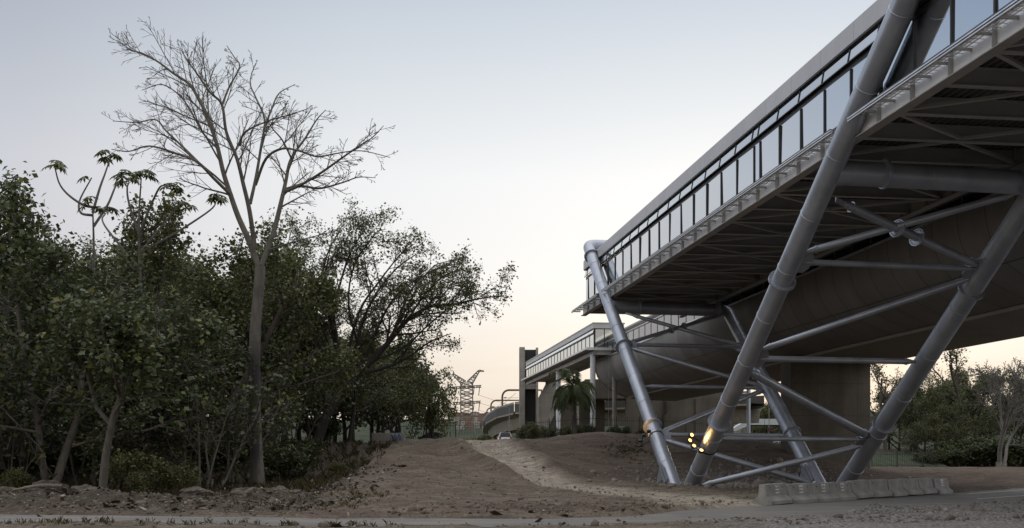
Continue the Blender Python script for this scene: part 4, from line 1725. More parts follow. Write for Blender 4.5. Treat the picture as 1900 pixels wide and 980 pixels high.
M['lit'] = em('lit_warm_lens', (1.0, .50, .12), 4.2)
M['lensoff'] = mottled('dark_lens', (.02, .02, .02), (.03, .03, .03), 3, .2)


def flood(name, label, leg, zc, dd, lit, spots, aim, power):
    c_ = leg(zc)
    t_ = thing(name, label, 'floodlight', c_, 'floodlights clamped to the bridge legs')
    a = MB()
    a.tube([c_ - nz(dd) * .03, c_ + nz(dd) * .03], RC + .035, 24)
    a.build('clamp_band', M['cable'], t_, True)
    pts = [np.asarray(c_) + np.array(s_) for s_ in spots]
    a = MB()
    ctl = [np.asarray(c_) + nz(pts[0] - c_) * RC] + pts + [np.asarray(c_) + nz(pts[-1] - c_) * RC]
    a.tube(ctl, .028, 8)
    a.build('bent_arm', M['cable'], t_, True)
    for p in pts:
        d_ = nz(np.asarray(aim) - p)
        sd_ = nz(np.cross(d_, (0, 0, 1)))
        up_ = np.cross(sd_, d_)
        a = MB()
        a.box(p - d_ * .0, (.24, .16, .17), (sd_, d_, up_))
        h_ = a.build('lamp_head', M['dark_metal'], t_, bevel=.015)
        a = MB()
        a.tube([p + d_ * .081, p + d_ * .095], .095, 14)
        a.build('lens', M['lit'] if lit else M['lensoff'], h_, True)
        a = MB()
        a.tube([p - d_ * .085 + up_ * .05, p - d_ * .02 + up_ * .14], .012, 6)
        a.build('yoke', M['cable'], h_)
    ld = bpy.data.lights.new('floodlight_glow', 'SPOT')
    ld.energy = power
    ld.color = (1.0, .52, .15)
    ld.spot_size = R(84)
    ld.spot_blend = .6
    ld.shadow_soft_size = .35
    lo = bpy.data.objects.new('floodlight_glow', ld)
    C.objects.link(lo)
    pm = np.mean(pts, 0)
    d_ = nz(np.asarray(aim) - pm)
    lo.parent = t_
    lo.location = tuple(pm + d_ * .12 - np.asarray(c_))
    lo.rotation_euler = Vector(-d_).to_track_quat('Z', 'Y').to_euler()
    return t_


cB = legB(2.3)
flood('floodlight_cluster', 'four glowing warm floodlights bent off the left side of the crossing front leg', legB, 2.3, dB, True,
      [(-.95, -.25, .62), (-1.06, -.35, .33), (-.86, -.45, .04), (-.50, -.62, -.20)], legB(3.4) + np.array([-.2, -.5, .4]), 150)
flood('floodlight_cluster', 'four dark backed floodlights bent off the left side of the far leaning leg', legA, 3.05, dA, False,
      [(-.52, -.55, .32), (-.80, -.42, .10), (-.98, -.25, -.22), (-.92, -.10, -.50)], legA(3.78) + np.array([-.45, -.3, .1]), 90)

# ------------------------------------------------------------------ trees
UP = np.array([0, 0, 1.0])


class Sk:                                 # branch skeleton -> one mesh of tapered tubes
    def __init__(self):
        self.V = []
        self.F = []
        self.n = 0

    def tube(self, pts, radii, k):
        pts = np.asarray(pts, float)
        m = len(pts)
        d = np.gradient(pts, axis=0)
        d /= np.maximum(np.linalg.norm(d, axis=1, keepdims=True), 1e-9)
        ref = np.array([1., 0, 0]) if abs(d[0][0]) < .8 else np.array([0, 1., 0])
        x = ref - d * (d @ ref)[:, None]
        x /= np.maximum(np.linalg.norm(x, axis=1, keepdims=True), 1e-9)
        y = np.cross(d, x)
        an = np.arange(k) * 2 * math.pi / k
        ring_ = pts[:, None, :] + (x[:, None, :] * np.cos(an)[None, :, None] + y[:, None, :] * np.sin(an)[None, :, None]) * np.asarray(radii)[:, None, None]
        self.V.append(ring_.reshape(-1, 3))
        i = np.arange(m * k).reshape(m, k) + self.n
        j = np.roll(i, -1, 1)
        self.F.append(np.stack([i[:-1], j[:-1], j[1:], i[1:]], -1).reshape(-1, 4))
        self.n += m * k

    def mesh(self, name, mat, off=(0, 0, 0)):
        me = np_mesh(name, np.concatenate(self.V) - np.asarray(off), np.concatenate(self.F), 4)
        me.shade_smooth()
        me.materials.append(mat)
        return me


def perp(rng, d):
    v = rng.normal(size=3)
    v -= d * (v @ d)
    return v / max(1e-6, np.linalg.norm(v))


def smooth_path(ctrl, n):
    """Catmull-Rom through control points"""
    P_ = np.asarray(ctrl, float)
    P_ = np.vstack([2 * P_[0] - P_[1], P_, 2 * P_[-1] - P_[-2]])
    out = []
    for i in range(1, len(P_) - 2):
        for t_ in np.linspace(0, 1, n, endpoint=False):
            a, b_, c_, d_ = P_[i - 1], P_[i], P_[i + 1], P_[i + 2]
            out.append(.5 * (2 * b_ + (c_ - a) * t_ + (2 * a - 5 * b_ + 4 * c_ - d_) * t_ ** 2 + (3 * b_ - a - 3 * c_ + d_) * t_ ** 3))
    out.append(P_[-2])
    return np.array(out)


def grow(rng, sk, p, d, ln, r, lvl, Pm, tips):
    n = max(3, int(ln / Pm['seg'][lvl]))
    pts = [p]
    st = ln / n
    for _ in range(n):
        d = nz(d + rng.normal(size=3) * Pm['wob'][lvl] + UP * Pm['trop'][lvl])
        p = p + d * st
        pts.append(p)
    pts = np.array(pts)
    rad = np.linspace(r, max(r * Pm['taper'], Pm['rmin']), n + 1)
    sk.tube(pts, rad, Pm['sides'][lvl])
    spawn(rng, sk, pts, rad, lvl, Pm, tips, ln)


def spawn(rng, sk, pts, rad, lvl, Pm, tips, ln, t0=None):
    if lvl >= Pm['max']:
        tips.append(pts)
        return
    if lvl >= Pm['max'] - 1:
        tips.append(pts[len(pts) // 2:])
    k = Pm['kids'][lvl]
    k = int(round(k * (ln / Pm['len'][lvl]) ** .8)) if Pm.get('len') else k
    k = max(k, 2)
    n = len(pts) - 1
    t0 = Pm['t0'][lvl] if t0 is None else t0
    side = rng.rand() * 6.28
    for j in range(max(k, 2)):
        t_ = t0 + (1 - t0) * (j + rng.rand() * .8) / k
        f = min(t_, .999) * n
        i = int(f)
        q = pts[i] + (pts[i + 1] - pts[i]) * (f - i)
        dd = nz(pts[i + 1] - pts[i])
        a = R(Pm['ang'][lvl] + rng.normal() * Pm['angv'])
        x = perp(rng, dd) if not Pm.get('flat') else nz(perp(rng, dd) * np.array([1, .75, 1]))
        nd = nz(dd * math.cos(a) + x * math.sin(a))
        l2 = ln * Pm['lr'][lvl] * (1.15 - Pm.get('dec', .65) * t_) * rng.uniform(.7, 1.2)
        grow(rng, sk, q, nd, l2, max(rad[i] * Pm['rr'], Pm['rmin']), lvl + 1, Pm, tips)


def leaf_mesh(name, rng, tips, per, size, spread, mat, droop=.3, off=(0, 0, 0), asp=.42, along=(0.1, 1.0), cluster=1, keep=1.0):
    cs = []
    for pts in tips:
        if keep < 1 and rng.rand() > keep:
            continue
        k = max(1, int(per * rng.uniform(.6, 1.3)))
        f = rng.uniform(along[0], along[1], k) * (len(pts) - 1)
        i = np.minimum(f.astype(int), len(pts) - 2)
        q = pts[i] + (pts[i + 1] - pts[i]) * (f - i)[:, None]
        cs.append(q + rng.normal(size=(k, 3)) * spread)
    c = np.concatenate(cs)
    n = len(c)
    d = rng.normal(size=(n, 3))
    d[:, 2] = d[:, 2] * .55 - droop
    d /= np.linalg.norm(d, axis=1, keepdims=True)
    u = rng.normal(size=(n, 3)) + np.array([0, 0, 1.2])
    s = np.cross(d, u)
    s /= np.maximum(np.linalg.norm(s, axis=1, keepdims=True), 1e-6)
    nn = np.cross(s, d)
    sz = size * rng.uniform(.6, 1.35, n)[:, None]
    base = c
    tip = c + d * sz
    mid = c + d * sz * .45 - nn * sz * .10
    lft = c + d * sz * .42 + s * sz * asp
    rgt = c + d * sz * .42 - s * sz * asp
    v = np.stack([base, lft, tip, rgt], 1).reshape(-1, 3)
    v[0::4] -= nn * sz * .08
    v[2::4] -= nn * sz * .08
    f = np.arange(n * 4).reshape(n, 4)
    # fold along the midrib: two triangles that share it
    tri = np.concatenate([f[:, [0, 1, 2]], f[:, [0, 2, 3]]])
    me = np_mesh(name, v - np.asarray(off), tri, 3)
    me.materials.append(mat)
    return me


def params(**k):
    p = dict(seg=[1.2, .8, .5, .35, .25], wob=[.10, .14, .17, .2, .22], trop=[.03, .05, .04, .02, .0], taper=.45, rmin=.012, sides=[8, 6, 5, 4, 3], max=3,
             kids=[6, 5, 5, 4], t0=[.3, .25, .2, .15], ang=[45, 45, 48, 50], angv=9, lr=[.62, .58, .55, .5], rr=.6)
    p.update(k)
    return p


PROTO = {}


def proto(key, seed, h, r, Pm, leaf, lean=(0, 0), stems=1, barkm='bark', per=12, size=.2, spread=.3, droop=.3, keep=1.0, asp=.42):
    rng = np.random.RandomState(seed)
    sk = Sk()
    tips = []
    for s_ in range(stems):
        lk = .10 if key == 'sapling' else .3
        d = nz((lean[0] + (rng.normal() * lk if stems > 1 else 0), lean[1] + (rng.normal() * lk if stems > 1 else 0), 1))
        p0 = np.array([rng.normal() * .25 * (stems > 1), rng.normal() * .25 * (stems > 1), -.4])
        # flared foot
        sk.tube([p0, p0 + d * .35, p0 + d * .8], [r * 1.55, r * 1.2, r * 1.0], 8)
        grow(rng, sk, p0 + d * .5, d, h * (.62 if stems == 1 else .58) * rng.uniform(.85, 1.1), r * (1 if stems == 1 else .8), 0, Pm, tips)
    tm = sk.mesh('trunk', M[barkm])
    zmax = max(float(t_[:, 2].max()) for t_ in tips)
    k = h / zmax
    co = np.empty(len(tm.vertices) * 3, np.float32)
    tm.vertices.foreach_get('co', co)
    tm.vertices.foreach_set('co', co * k)
    tips = [t_ * k for t_ in tips]
    lm = leaf_mesh('crown', rng, tips, per, size, spread, M[leaf], droop, keep=keep, asp=asp)
    PROTO[key] = (tm, lm, h)


def tree(key, name, label, x, y, h, rot, group=None, wide=1.0, cat='tree'):
    tm, lm, h0 = PROTO[key]
    t_ = thing(name, label, cat, (x, y, gh(x, y) - .05), group, rot)
    k = h / h0
    t_.scale = (k * wide, k * wide, k)
    child('trunk', tm, t_)
    child('crown', lm, t_)
    return t_


proto('broad', 1, 14, .17, params(kids=[9, 6, 6], t0=[.22, .2, .15], ang=[62, 50, 50], lr=[.62, .58, .5], max=3), 'leaf_dark', stems=3, barkm='bark_pale', per=13, size=.26, spread=.36, droop=.45, asp=.36)
proto('broad2', 2, 14, .19, params(kids=[8, 6, 6], t0=[.3, .2, .15], ang=[50, 48, 50], lr=[.64, .58, .5]), 'leaf_mid', per=26, size=.225, spread=.36, droop=.4)
proto('tall', 3, 17, .20, params(kids=[8, 6, 6], t0=[.35, .2, .15], ang=[40, 45, 50], lr=[.55, .58, .5]), 'leaf_mid', barkm='bark_pale', per=14, size=.24, spread=.36, droop=.4)
proto('fine', 4, 14, .16, params(kids=[9, 7, 7], t0=[.25, .2, .15], ang=[40, 42, 46], lr=[.66, .55, .5], trop=[.02, .06, .05, .02]), 'leaf_fine', barkm='bark_dark', per=15, size=.155, spread=.30, droop=.15)
proto('fine2', 5, 12, .16, params(kids=[9, 7, 7], t0=[.2, .2, .15], ang=[52, 46, 46], lr=[.62, .58, .5]), 'leaf_fine', barkm='bark_dark', per=18, size=.17, spread=.34, droop=.15)
proto('dense', 16, 13, .17, params(kids=[10, 7, 7], t0=[.12, .15, .15], ang=[58, 50, 50], lr=[.60, .58, .5]), 'leaf_dark', barkm='bark_dark', per=16, size=.34, spread=.45, droop=.3, asp=.45)
proto('sapling', 26, 5, .05, params(kids=[5, 5, 4], t0=[.35, .2, .15], ang=[35, 45, 50], lr=[.5, .5, .5], max=2, rmin=.008), 'leaf_dark', stems=4, barkm='bark_pale', per=8, size=.2, spread=.2, droop=.4, keep=.7)
proto('sparse', 6, 13, .20, params(kids=[6, 6, 6], t0=[.35, .2, .15], ang=[40, 40, 45], lr=[.62, .58, .5]), 'leaf_mid', barkm='bark', per=5, size=.24, spread=.22, droop=.3, keep=.75)
proto('shrub', 7, 3.0, .06, params(seg=[.4, .3, .25, .2], kids=[7, 6, 5], t0=[.1, .15, .1], ang=[40, 45, 45], lr=[.65, .55, .5], max=2, rmin=.006), 'leaf_dark', stems=6, barkm='bark_dark', per=22, size=.19, spread=.24, droop=.2)
proto('bush', 8, 2.4, .05, params(seg=[.4, .3, .25, .2], kids=[7, 6, 5], t0=[.1, .15, .1], ang=[45, 45, 45], lr=[.65, .55, .5], max=2, rmin=.006), 'leaf_yellow', stems=5, barkm='bark', per=16, size=.17, spread=.22, droop=.25)
proto('pale_bare', 9, 11, .19, params(kids=[5, 6, 6, 4], t0=[.35, .25, .2, .15], ang=[26, 34, 40, 40], lr=[.75, .6, .5, .5], max=4, rmin=.016), 'leaf_yellow', stems=4, barkm='bark_white', per=1, size=.16, spread=.2, keep=.10)
proto('knobby', 10, 9.0, .135, params(kids=[7, 6, 6], t0=[.40, .2, .15], ang=[62, 52, 50], lr=[.75, .58, .5], wob=[.16, .18, .2, .2]), 'leaf_dark', lean=(.22, -.08), barkm='bark_pale', per=20, size=.25, spread=.36, droop=.55, asp=.40)


def pt(key, name, label, xp, Y, h, rot, group=None, wide=1.0):
    x = px(xp, 0, Y)[0]
    return tree(key, name, label, x, Y, h, rot, group, wide)


# front of the wood
pt('broad', 'broadleaf_tree', 'big dark broadleaf tree with several stems near the left end of the wood', 92, 56, 13.2, .6, wide=1.12)
pt('broad', 'broadleaf_tree', 'tall dark broadleaf tree cut by the left edge of the picture', -55, 58, 17.8, 2.9, wide=.95)
pt('knobby', 'knobby_tree', 'small leaning tree with pale knobby trunk closest to the road', 184, 50.5, 8.6, .1, wide=1.1)
pt('tall', 'pale_trunk_tree', 'open crowned tree with large leaves left of the bare tree', 268, 68, 17.6, 1.2, wide=.9)
pt('broad2', 'broadleaf_tree', 'mid green leafy tree directly left of the bare trunk', 392, 74, 15.4, 2.2, wide=.95)
pt('broad', 'broadleaf_tree', 'low dark broadleaf tree between the knobby tree and the bare trunk', 330, 62, 10.2, 4.1, wide=1.1)
pt('fine', 'fine_leaved_tree', 'fine leaved tree whose twigs show behind the bare trunk', 500, 83, 15.2, .4)
pt('fine', 'fine_leaved_tree', 'fine leaved tree right behind the leaning acacia trunk', 575, 93, 13.8, 2.0, wide=1.05)
pt('fine2', 'fine_leaved_tree', 'round dark tree just left of the graffiti wall', 655, 104, 10.6, .5, wide=1.1)
pt('fine2', 'fine_leaved_tree', 'dense dark tree above the graffiti wall', 712, 110, 10.4, 2.5, wide=1.0)
pt('fine2', 'fine_leaved_tree', 'dense dark tree beside the drooping bamboo', 740, 116, 10.2, 4.5, wide=.95)
pt('fine2', 'fine_leaved_tree', 'low dark tree under the spread of the leaning acacia', 605, 98, 9.2, 3.4, wide=1.1)
pt('fine', 'fine_leaved_tree', 'fine leaved tree filling the sky behind the leaning acacia crown', 648, 95, 12.2, 5.2, wide=1.15)
pt('fine', 'fine_leaved_tree', 'fine leaved tree just right of the bare trunk fork', 530, 90, 16.2, 3.1, wide=1.0)
# rows inside the wood
inner = [(-240, 66, 15, 'broad2'), (-330, 60, 14, 'broad'), (-160, 80, 15.5, 'broad2'), (20, 78, 15, 'broad2'), (120, 86, 16, 'fine'), (205, 80, 15.2, 'broad2'), (310, 92, 16, 'fine'), (-60, 98, 17, 'broad2'),
         (60, 108, 17, 'broad2'), (180, 104, 17, 'broad2'), (400, 100, 16, 'fine'), (455, 108, 15, 'fine2'), (530, 112, 14, 'fine2'), (290, 116, 17, 'broad2'), (620, 124, 13, 'fine2'), (690, 130, 12, 'fine2'), (728, 136, 11.0, 'fine2'), (440, 88, 13, 'fine2'),
         (-20, 88, 15, 'dense'), (90, 94, 15.5, 'dense'), (180, 92, 15.5, 'dense'), (270, 84, 15, 'dense'), (350, 86, 15.5, 'dense'), (425, 94, 15, 'dense'), (490, 100, 13.5, 'dense'), (555, 106, 13, 'dense'), (640, 116, 12.5, 'dense'), (700, 122, 12, 'dense'), (735, 128, 11.0, 'dense'), (-130, 90, 15, 'dense'), (30, 72, 11, 'dense'), (235, 74, 10, 'dense'), (130, 76, 11.5, 'dense'), (590, 112, 11, 'dense'), (-50, 68, 12, 'dense')]
for i, (xp, Y, h, k) in enumerate(inner):
    pt(k, 'thicket_tree', 'dark leafy tree deep inside the wood, its crown merged with its neighbours', xp, Y, h, i * 1.7, 'trees deep inside the left wood', wide=1.15)
# undergrowth
rng = np.random.RandomState(44)
for i in range(20):
    xp = -60 + i * 34.5 + rng.uniform(-8, 8)
    Y = float(rng.uniform(70, 95)) if xp < 560 else float(rng.uniform(88, 104))
    pt('shrub', 'undergrowth_shrub', 'dark shrub in the undergrowth between the trunks of the wood', xp, Y, float(rng.uniform(1.1, 2.3)), float(rng.uniform(0, 6)), 'undergrowth of the left wood', wide=1.25)
for i in range(16):
    pt('sapling', 'sapling', 'thin stemmed sapling in the shade under the left wood', -10 + i * 37 + float(rng.uniform(-12, 12)), float(rng.uniform(55, 84)), float(rng.uniform(4, 7)), float(rng.uniform(0, 6)), 'saplings under the left wood')
for i, (xp, Y, h, lab) in enumerate([(252, 52, 1.0, 'yellowish leafy bush right of the knobby trunk'), (226, 53, 1.9, 'light green bush leaning against the knobby tree'), (330, 53.5, 1.4, 'low bright sapling between the knobby tree and the bare trunk'),
                                    (40, 54, 1.2, 'low bush behind the fallen pole at far left'), (628, 71, .8, 'small weed tuft on the bare slope right of the bare trunk')]):
    pt('bush', 'bush', lab, xp, Y, h, i * 1.3)
# bushes along the bank fence
for i, (xp, Y, h, lab) in enumerate([(978, 126, 3.4, 'bright bush beside the white car'), (985, 128, 3.0, 'bush at the foot of the stair tower'), (1015, 130, 2.6, 'bush before the leaning slab wall'), (1046, 128, 2.2, 'bush left of the palm trunk'),
                                    (1085, 128, 2.3, 'bush right of the palm trunk'), (1150, 128, 2.6, 'bush behind the fence below the hillside opening'), (1190, 130, 2.2, 'bush behind the far leaning leg'), (1360, 131, 3.0, 'bush left of the thin column under the hall')]):
    pt('shrub' if i % 3 else 'bush', 'bush', lab, xp, Y, h * .62, i * 2.1, wide=1.3)

# ---- trees whose limbs are laid out one by one
def limb_tree(name, label, base_px, Y, limbs, trunk_r, Pm, mats, seed, leafargs=None, depth=.5, part='branches'):
    """limbs: list of (points [(px,py)], start radius, end radius, depth drift)"""
    rng = np.random.RandomState(seed)
    b0 = px(base_px, 0, Y)
    base = np.array([b0[0], Y, gh(b0[0], Y) - .05])
    t_ = thing(name, label, 'tree', base)
    tk, sk = Sk(), Sk()
    tips = []
    first = True
    for (pp, r0, r1, dr, kid) in limbs:
        n = len(pp)
        w_ = []
        for i, (x, y) in enumerate(pp):
            f = i / (n - 1)
            dy = dr[0] + (dr[1] - dr[0]) * f
            q = px(x, y, Y + dy)
            w_.append(q)
        if first:
            w_[0][2] = base[2] - .3
        pts = smooth_path(w_, 5)
        rad = np.linspace(r0, r1, len(pts))
        if first:
            rad[:4] *= np.array([1.35, 1.2, 1.1, 1.03])
        (tk if first else sk).tube(pts, rad, 12 if first else 8)
        ln = float(np.linalg.norm(np.diff(pts, axis=0), axis=1).sum())
        if kid:
            Pk = dict(Pm)
            spawn(rng, sk, pts, rad, kid, Pk, tips, ln * Pm['limbk'], t0=.22)
        first = False
    child('trunk', tk.mesh('trunk', M[mats[0]], base), t_)
    child(part, sk.mesh(part, M[mats[1]], base), t_)
    if leafargs:
        child('crown', leaf_mesh('crown', rng, tips, mat=M[mats[2]], off=base, **leafargs), t_)
    return t_


def cz(pts):                # photo crop (180,40) at 2.041x
    return [(180 + x / 2.041, 40 + y / 2.041) for x, y in pts]


Pb = params(seg=[1, .7, .45, .32, .22], wob=[.07, .055, .05, .05, .05], trop=[.02, .008, .012, .015, .0], taper=.40, rmin=.011, max=4, kids=[8, 19, 11, 3], len=[9, 9, 4.2, 2.0],
            t0=[.3, .22, .18, .2], ang=[45, 42, 38, 32], angv=8, lr=[.5, .47, .54, .70], rr=.45, limbk=.68, dec=.90)
limb_tree('bare_tree', 'tall leafless tree with pale trunk and burnt streak standing before the wood', 479, 64, [
    ([(479, 912), (474, 800), (472, 700), (474, 610), (480, 540), (483, 494)], .36, .29, (0, 0), 0),
    (cz([(615, 935), (575, 830), (535, 740), (505, 655), (478, 570), (455, 470), (425, 375), (388, 300), (350, 238), (290, 197), (230, 152), (170, 120), (135, 112), (112, 104)]), .18, .02, (0, 3.0), 1),
    (cz([(505, 655), (440, 592), (380, 532), (300, 500), (200, 472), (120, 492), (55, 484)]), .10, .02, (.3, -3.5), 1),
    (cz([(430, 580), (330, 480), (262, 415), (222, 372), (150, 382), (60, 377)]), .08, .02, (.2, 4.0), 1),
    (cz([(598, 860), (578, 720), (555, 620), (530, 520), (490, 420), (473, 315), (430, 270), (380, 200), (346, 152), (316, 104)]), .14, .02, (-.2, -3.0), 1),
    (cz([(474, 315), (500, 250), (540, 172), (520, 136), (492, 92)]), .065, .02, (-1.5, -.2), 1),
    (cz([(580, 690), (602, 590), (622, 470), (635, 372), (602, 290), (580, 232), (596, 165)]), .105, .02, (-.1, 2.6), 1),
    (cz([(632, 410), (662, 330), (690, 272), (750, 238)]), .075, .018, (1.4, 3.4), 1),
    (cz([(622, 925), (668, 800), (700, 672), (716, 600), (735, 520), (790, 440), (832, 372), (866, 335)]), .17, .02, (0, 2.2), 1),
    (cz([(706, 648), (770, 620), (850, 572), (930, 515), (982, 480), (1042, 440), (1085, 395)]), .095, .018, (.8, -3.0), 1),
    (cz([(712, 636), (775, 624), (845, 632), (930, 610), (990, 590), (1055, 592)]), .09, .018, (.8, 2.5), 1),
    (cz([(600, 620), (640, 520), (700, 482), (765, 490), (835, 512), (905, 500), (1000, 490), (1110, 515)]), .085, .018, (.3, -4.0), 1),
    (cz([(737, 520), (702, 450), (660, 400), (640, 360)]), .06, .018, (.8, -2.0), 1),
    (cz([(655, 865), (720, 842), (800, 820), (885, 798)]), .06, .018, (0, -1.8), 2),
    (cz([(540, 470), (560, 420), (640, 380), (740, 350), (800, 330)]), .07, .018, (-.4, -2.0), 1),
    (cz([(455, 480), (400, 420), (330, 300), (250, 240), (170, 260)]), .07, .018, (1.2, 4), 1),
], .4, Pb, ('bark_bare', 'bark_bare'), 21)


def ca_(pts):               # photo crop (450,380) at 1.96x
    return [(450 + x / 1.96, 380 + y / 1.96) for x, y in pts]


def cb_(pts):               # photo crop (371,371) at 2.029x
    return [(371 + x / 2.0286, 371 + y / 2.0286) for x, y in pts]


Pa = params(seg=[1, .8, .5, .35, .25], wob=[.08, .12, .13, .14, .15], trop=[.02, .035, .03, .0, -.03], taper=.42, rmin=.013, max=4, kids=[8, 13, 8, 5], len=[9, 9, 3.2, 1.5],
            t0=[.3, .2, .2, .2], ang=[45, 42, 42, 42], angv=10, lr=[.5, .42, .46, .5], rr=.52, limbk=.72)
limb_tree('leaning_tree', 'dark spreading acacia leaning right over the slope with sparse leaves', 583, 86, [
    (ca_([(262, 905), (282, 830), (312, 755), (345, 690), (385, 640), (420, 608)]), .42, .30, (0, 0), 0),
    (ca_([(420, 608), (480, 560), (540, 490), (600, 420), (680, 372), (770, 362), (860, 342), (950, 330)]), .24, .03, (0, -2.5), 1),
    (ca_([(410, 622), (520, 592), (600, 556), (680, 500), (760, 468)]), .16, .03, (0, 3), 1),
    (ca_([(370, 662), (402, 560), (432, 440), (482, 330), (560, 232), (640, 175)]), .20, .03, (0, 3.5), 1),
    (ca_([(352, 680), (342, 500), (335, 380), (382, 200), (440, 95)]), .18, .03, (0, -3.5), 1),
    (ca_([(545, 486), (562, 430), (620, 300), (700, 235), (800, 212)]), .13, .03, (-.8, 2.0), 1),
    (ca_([(322, 735), (252, 600), (202, 400), (182, 250), (222, 125)]), .17, .03, (0, 3.0), 1),
    (ca_([(600, 420), (660, 330), (730, 260), (790, 240)]), .09, .03, (-1, -3.0), 1),
    (ca_([(430, 600), (500, 430), (560, 330), (660, 250)]), .12, .03, (0, -3.0), 1),
    (ca_([(690, 372), (760, 300), (820, 310), (860, 420)]), .06, .02, (-1.5, -3.0), 2),
    (ca_([(300, 700), (262, 480), (290, 300), (320, 160)]), .12, .03, (0, -4.0), 1),
    (cb_([(560, 680), (700, 540), (760, 440), (820, 330), (880, 250), (960, 225)]), .13, .02, (0, 4.0), 1),
    (cb_([(620, 620), (760, 560), (850, 480), (940, 400), (1010, 320)]), .10, .02, (0, -4.0), 1),
    (cb_([(550, 600), (600, 420), (680, 300), (760, 200), (810, 165)]), .12, .02, (0, 1.5), 1),
    (cb_([(520, 650), (500, 500), (460, 300), (500, 160), (560, 85)]), .12, .02, (0, -2.0), 1),
    (cb_([(500, 640), (470, 500), (380, 330), (330, 200), (350, 100)]), .11, .02, (0, 4.5), 1),
    (cb_([(700, 540), (790, 400), (900, 330), (1060, 360)]), .07, .02, (1.0, 5.0), 1),
    (cb_([(600, 560), (560, 400), (580, 250), (660, 130), (700, 110)]), .09, .02, (0, -5.0), 1),
], .4, Pa, ('bark_dark', 'bark_dark', 'leaf_fine'), 33, dict(per=5.5, size=.17, spread=.22, droop=.35, keep=.85))
# slanting dark trunk right of the bare tree
Ps = dict(Pa)
limb_tree('slanting_tree', 'slender dark trunk slanting left behind the bare tree foot', 512, 74, [
    ([(512, 868), (503, 800), (490, 745), (478, 690), (470, 640)], .27, .18, (0, 0), 0),
    ([(470, 640), (450, 570), (440, 500), (452, 440)], .15, .04, (0, 2), 1),
    ([(478, 690), (430, 620), (400, 570), (370, 540)], .11, .04, (0, -2), 1),
], .3, Ps, ('bark_dark', 'bark_dark', 'leaf_mid'), 35, dict(per=5, size=.24, spread=.25, droop=.35))

# cecropia: pale stems ending in umbrella leaves
def umbrella(rng, c, up, n_, r):
    V_, F_ = [], []
    for k in range(n_):
        az_ = rng.uniform(0, 6.28)
        el_ = rng.uniform(.0, .9)
        dv = np.array([math.cos(az_) * math.cos(el_), math.sin(az_) * math.cos(el_), math.sin(el_)])
        hub = c + dv * rng.uniform(.3, .75)
        ax_ = nz(dv * .5 + UP * .8)
        x_ = perp(rng, ax_)
        y_ = np.cross(ax_, x_)
        for j in range(9):
            a = j * 2 * math.pi / 9 + rng.normal() * .08
            o_ = x_ * math.cos(a) + y_ * math.sin(a)
            s_ = np.cross(ax_, o_)
            rr_ = r * rng.uniform(.8, 1.15)
            b = len(V_)
            V_ += [hub, hub + o_ * rr_ * .55 + s_ * rr_ * .17 - UP * rr_ * .12, hub + o_ * rr_ - UP * rr_ * .45, hub + o_ * rr_ * .55 - s_ * rr_ * .17 - UP * rr_ * .12]
            F_ += [(b, b + 1, b + 2), (b, b + 2, b + 3)]
    return V_, F_


def cecropia(label, basex, Y, stems, seed):
    rng = np.random.RandomState(seed)
    x = px(basex, 0, Y)[0]
    base = np.array([x, Y, gh(x, Y)])
    t_ = thing('umbrella_tree', label, 'tree', base)
    sk = Sk()
    V_, F_ = [], []
    for i, (pp, n_) in enumerate(stems):
        w_ = [px(a, b, Y + (i - 1) * .8 * j / len(pp)) for j, (a, b) in enumerate(pp)]
        if i == 0:
            w_[0][2] = base[2] - .2
        pts = smooth_path(w_, 6)
        sk.tube(pts, np.linspace(.13 if i == 0 else .08, .035, len(pts)), 7)
        v, f = umbrella(rng, pts[-1], UP, n_, .42)
        F_ += [tuple(k + len(V_) for k in q) for q in f]
        V_ += v
    child('trunk', sk.mesh('trunk', M['bark_pale'], base), t_)
    me = np_mesh('crown', np.array(V_) - base, F_, 3)
    me.materials.append(M['leaf_mid'])
    child('crown', me, t_)


cecropia('umbrella leaved tree whose long stems stick out above the wood', 170, 62, [
    ([(176, 860), (172, 640), (174, 470), (172, 385)], 5),
    ([(172, 385), (150, 378), (125, 360), (110, 340), (102, 312)], 8),
    ([(172, 395), (185, 350), (194, 325), (204, 296)], 9),
    ([(172, 400), (150, 395), (148, 372), (170, 330)], 1),
    ([(174, 420), (200, 380), (215, 345), (228, 330)], 7),
], 3)
cecropia('umbrella leaved tree with a dense top just right of the tallest stems', 262, 66, [
    ([(262, 860), (262, 600), (258, 420), (262, 330)], 11),
    ([(260, 430), (285, 370), (300, 345), (318, 352)], 9),
    ([(260, 440), (240, 380), (236, 350), (240, 338)], 9),
    ([(260, 470), (300, 420), (335, 380), (350, 390)], 8),
    ([(260, 470), (330, 430), (390, 390), (402, 372)], 8),
    ([(260, 500), (210, 440), (190, 410), (196, 396)], 8),
], 4)

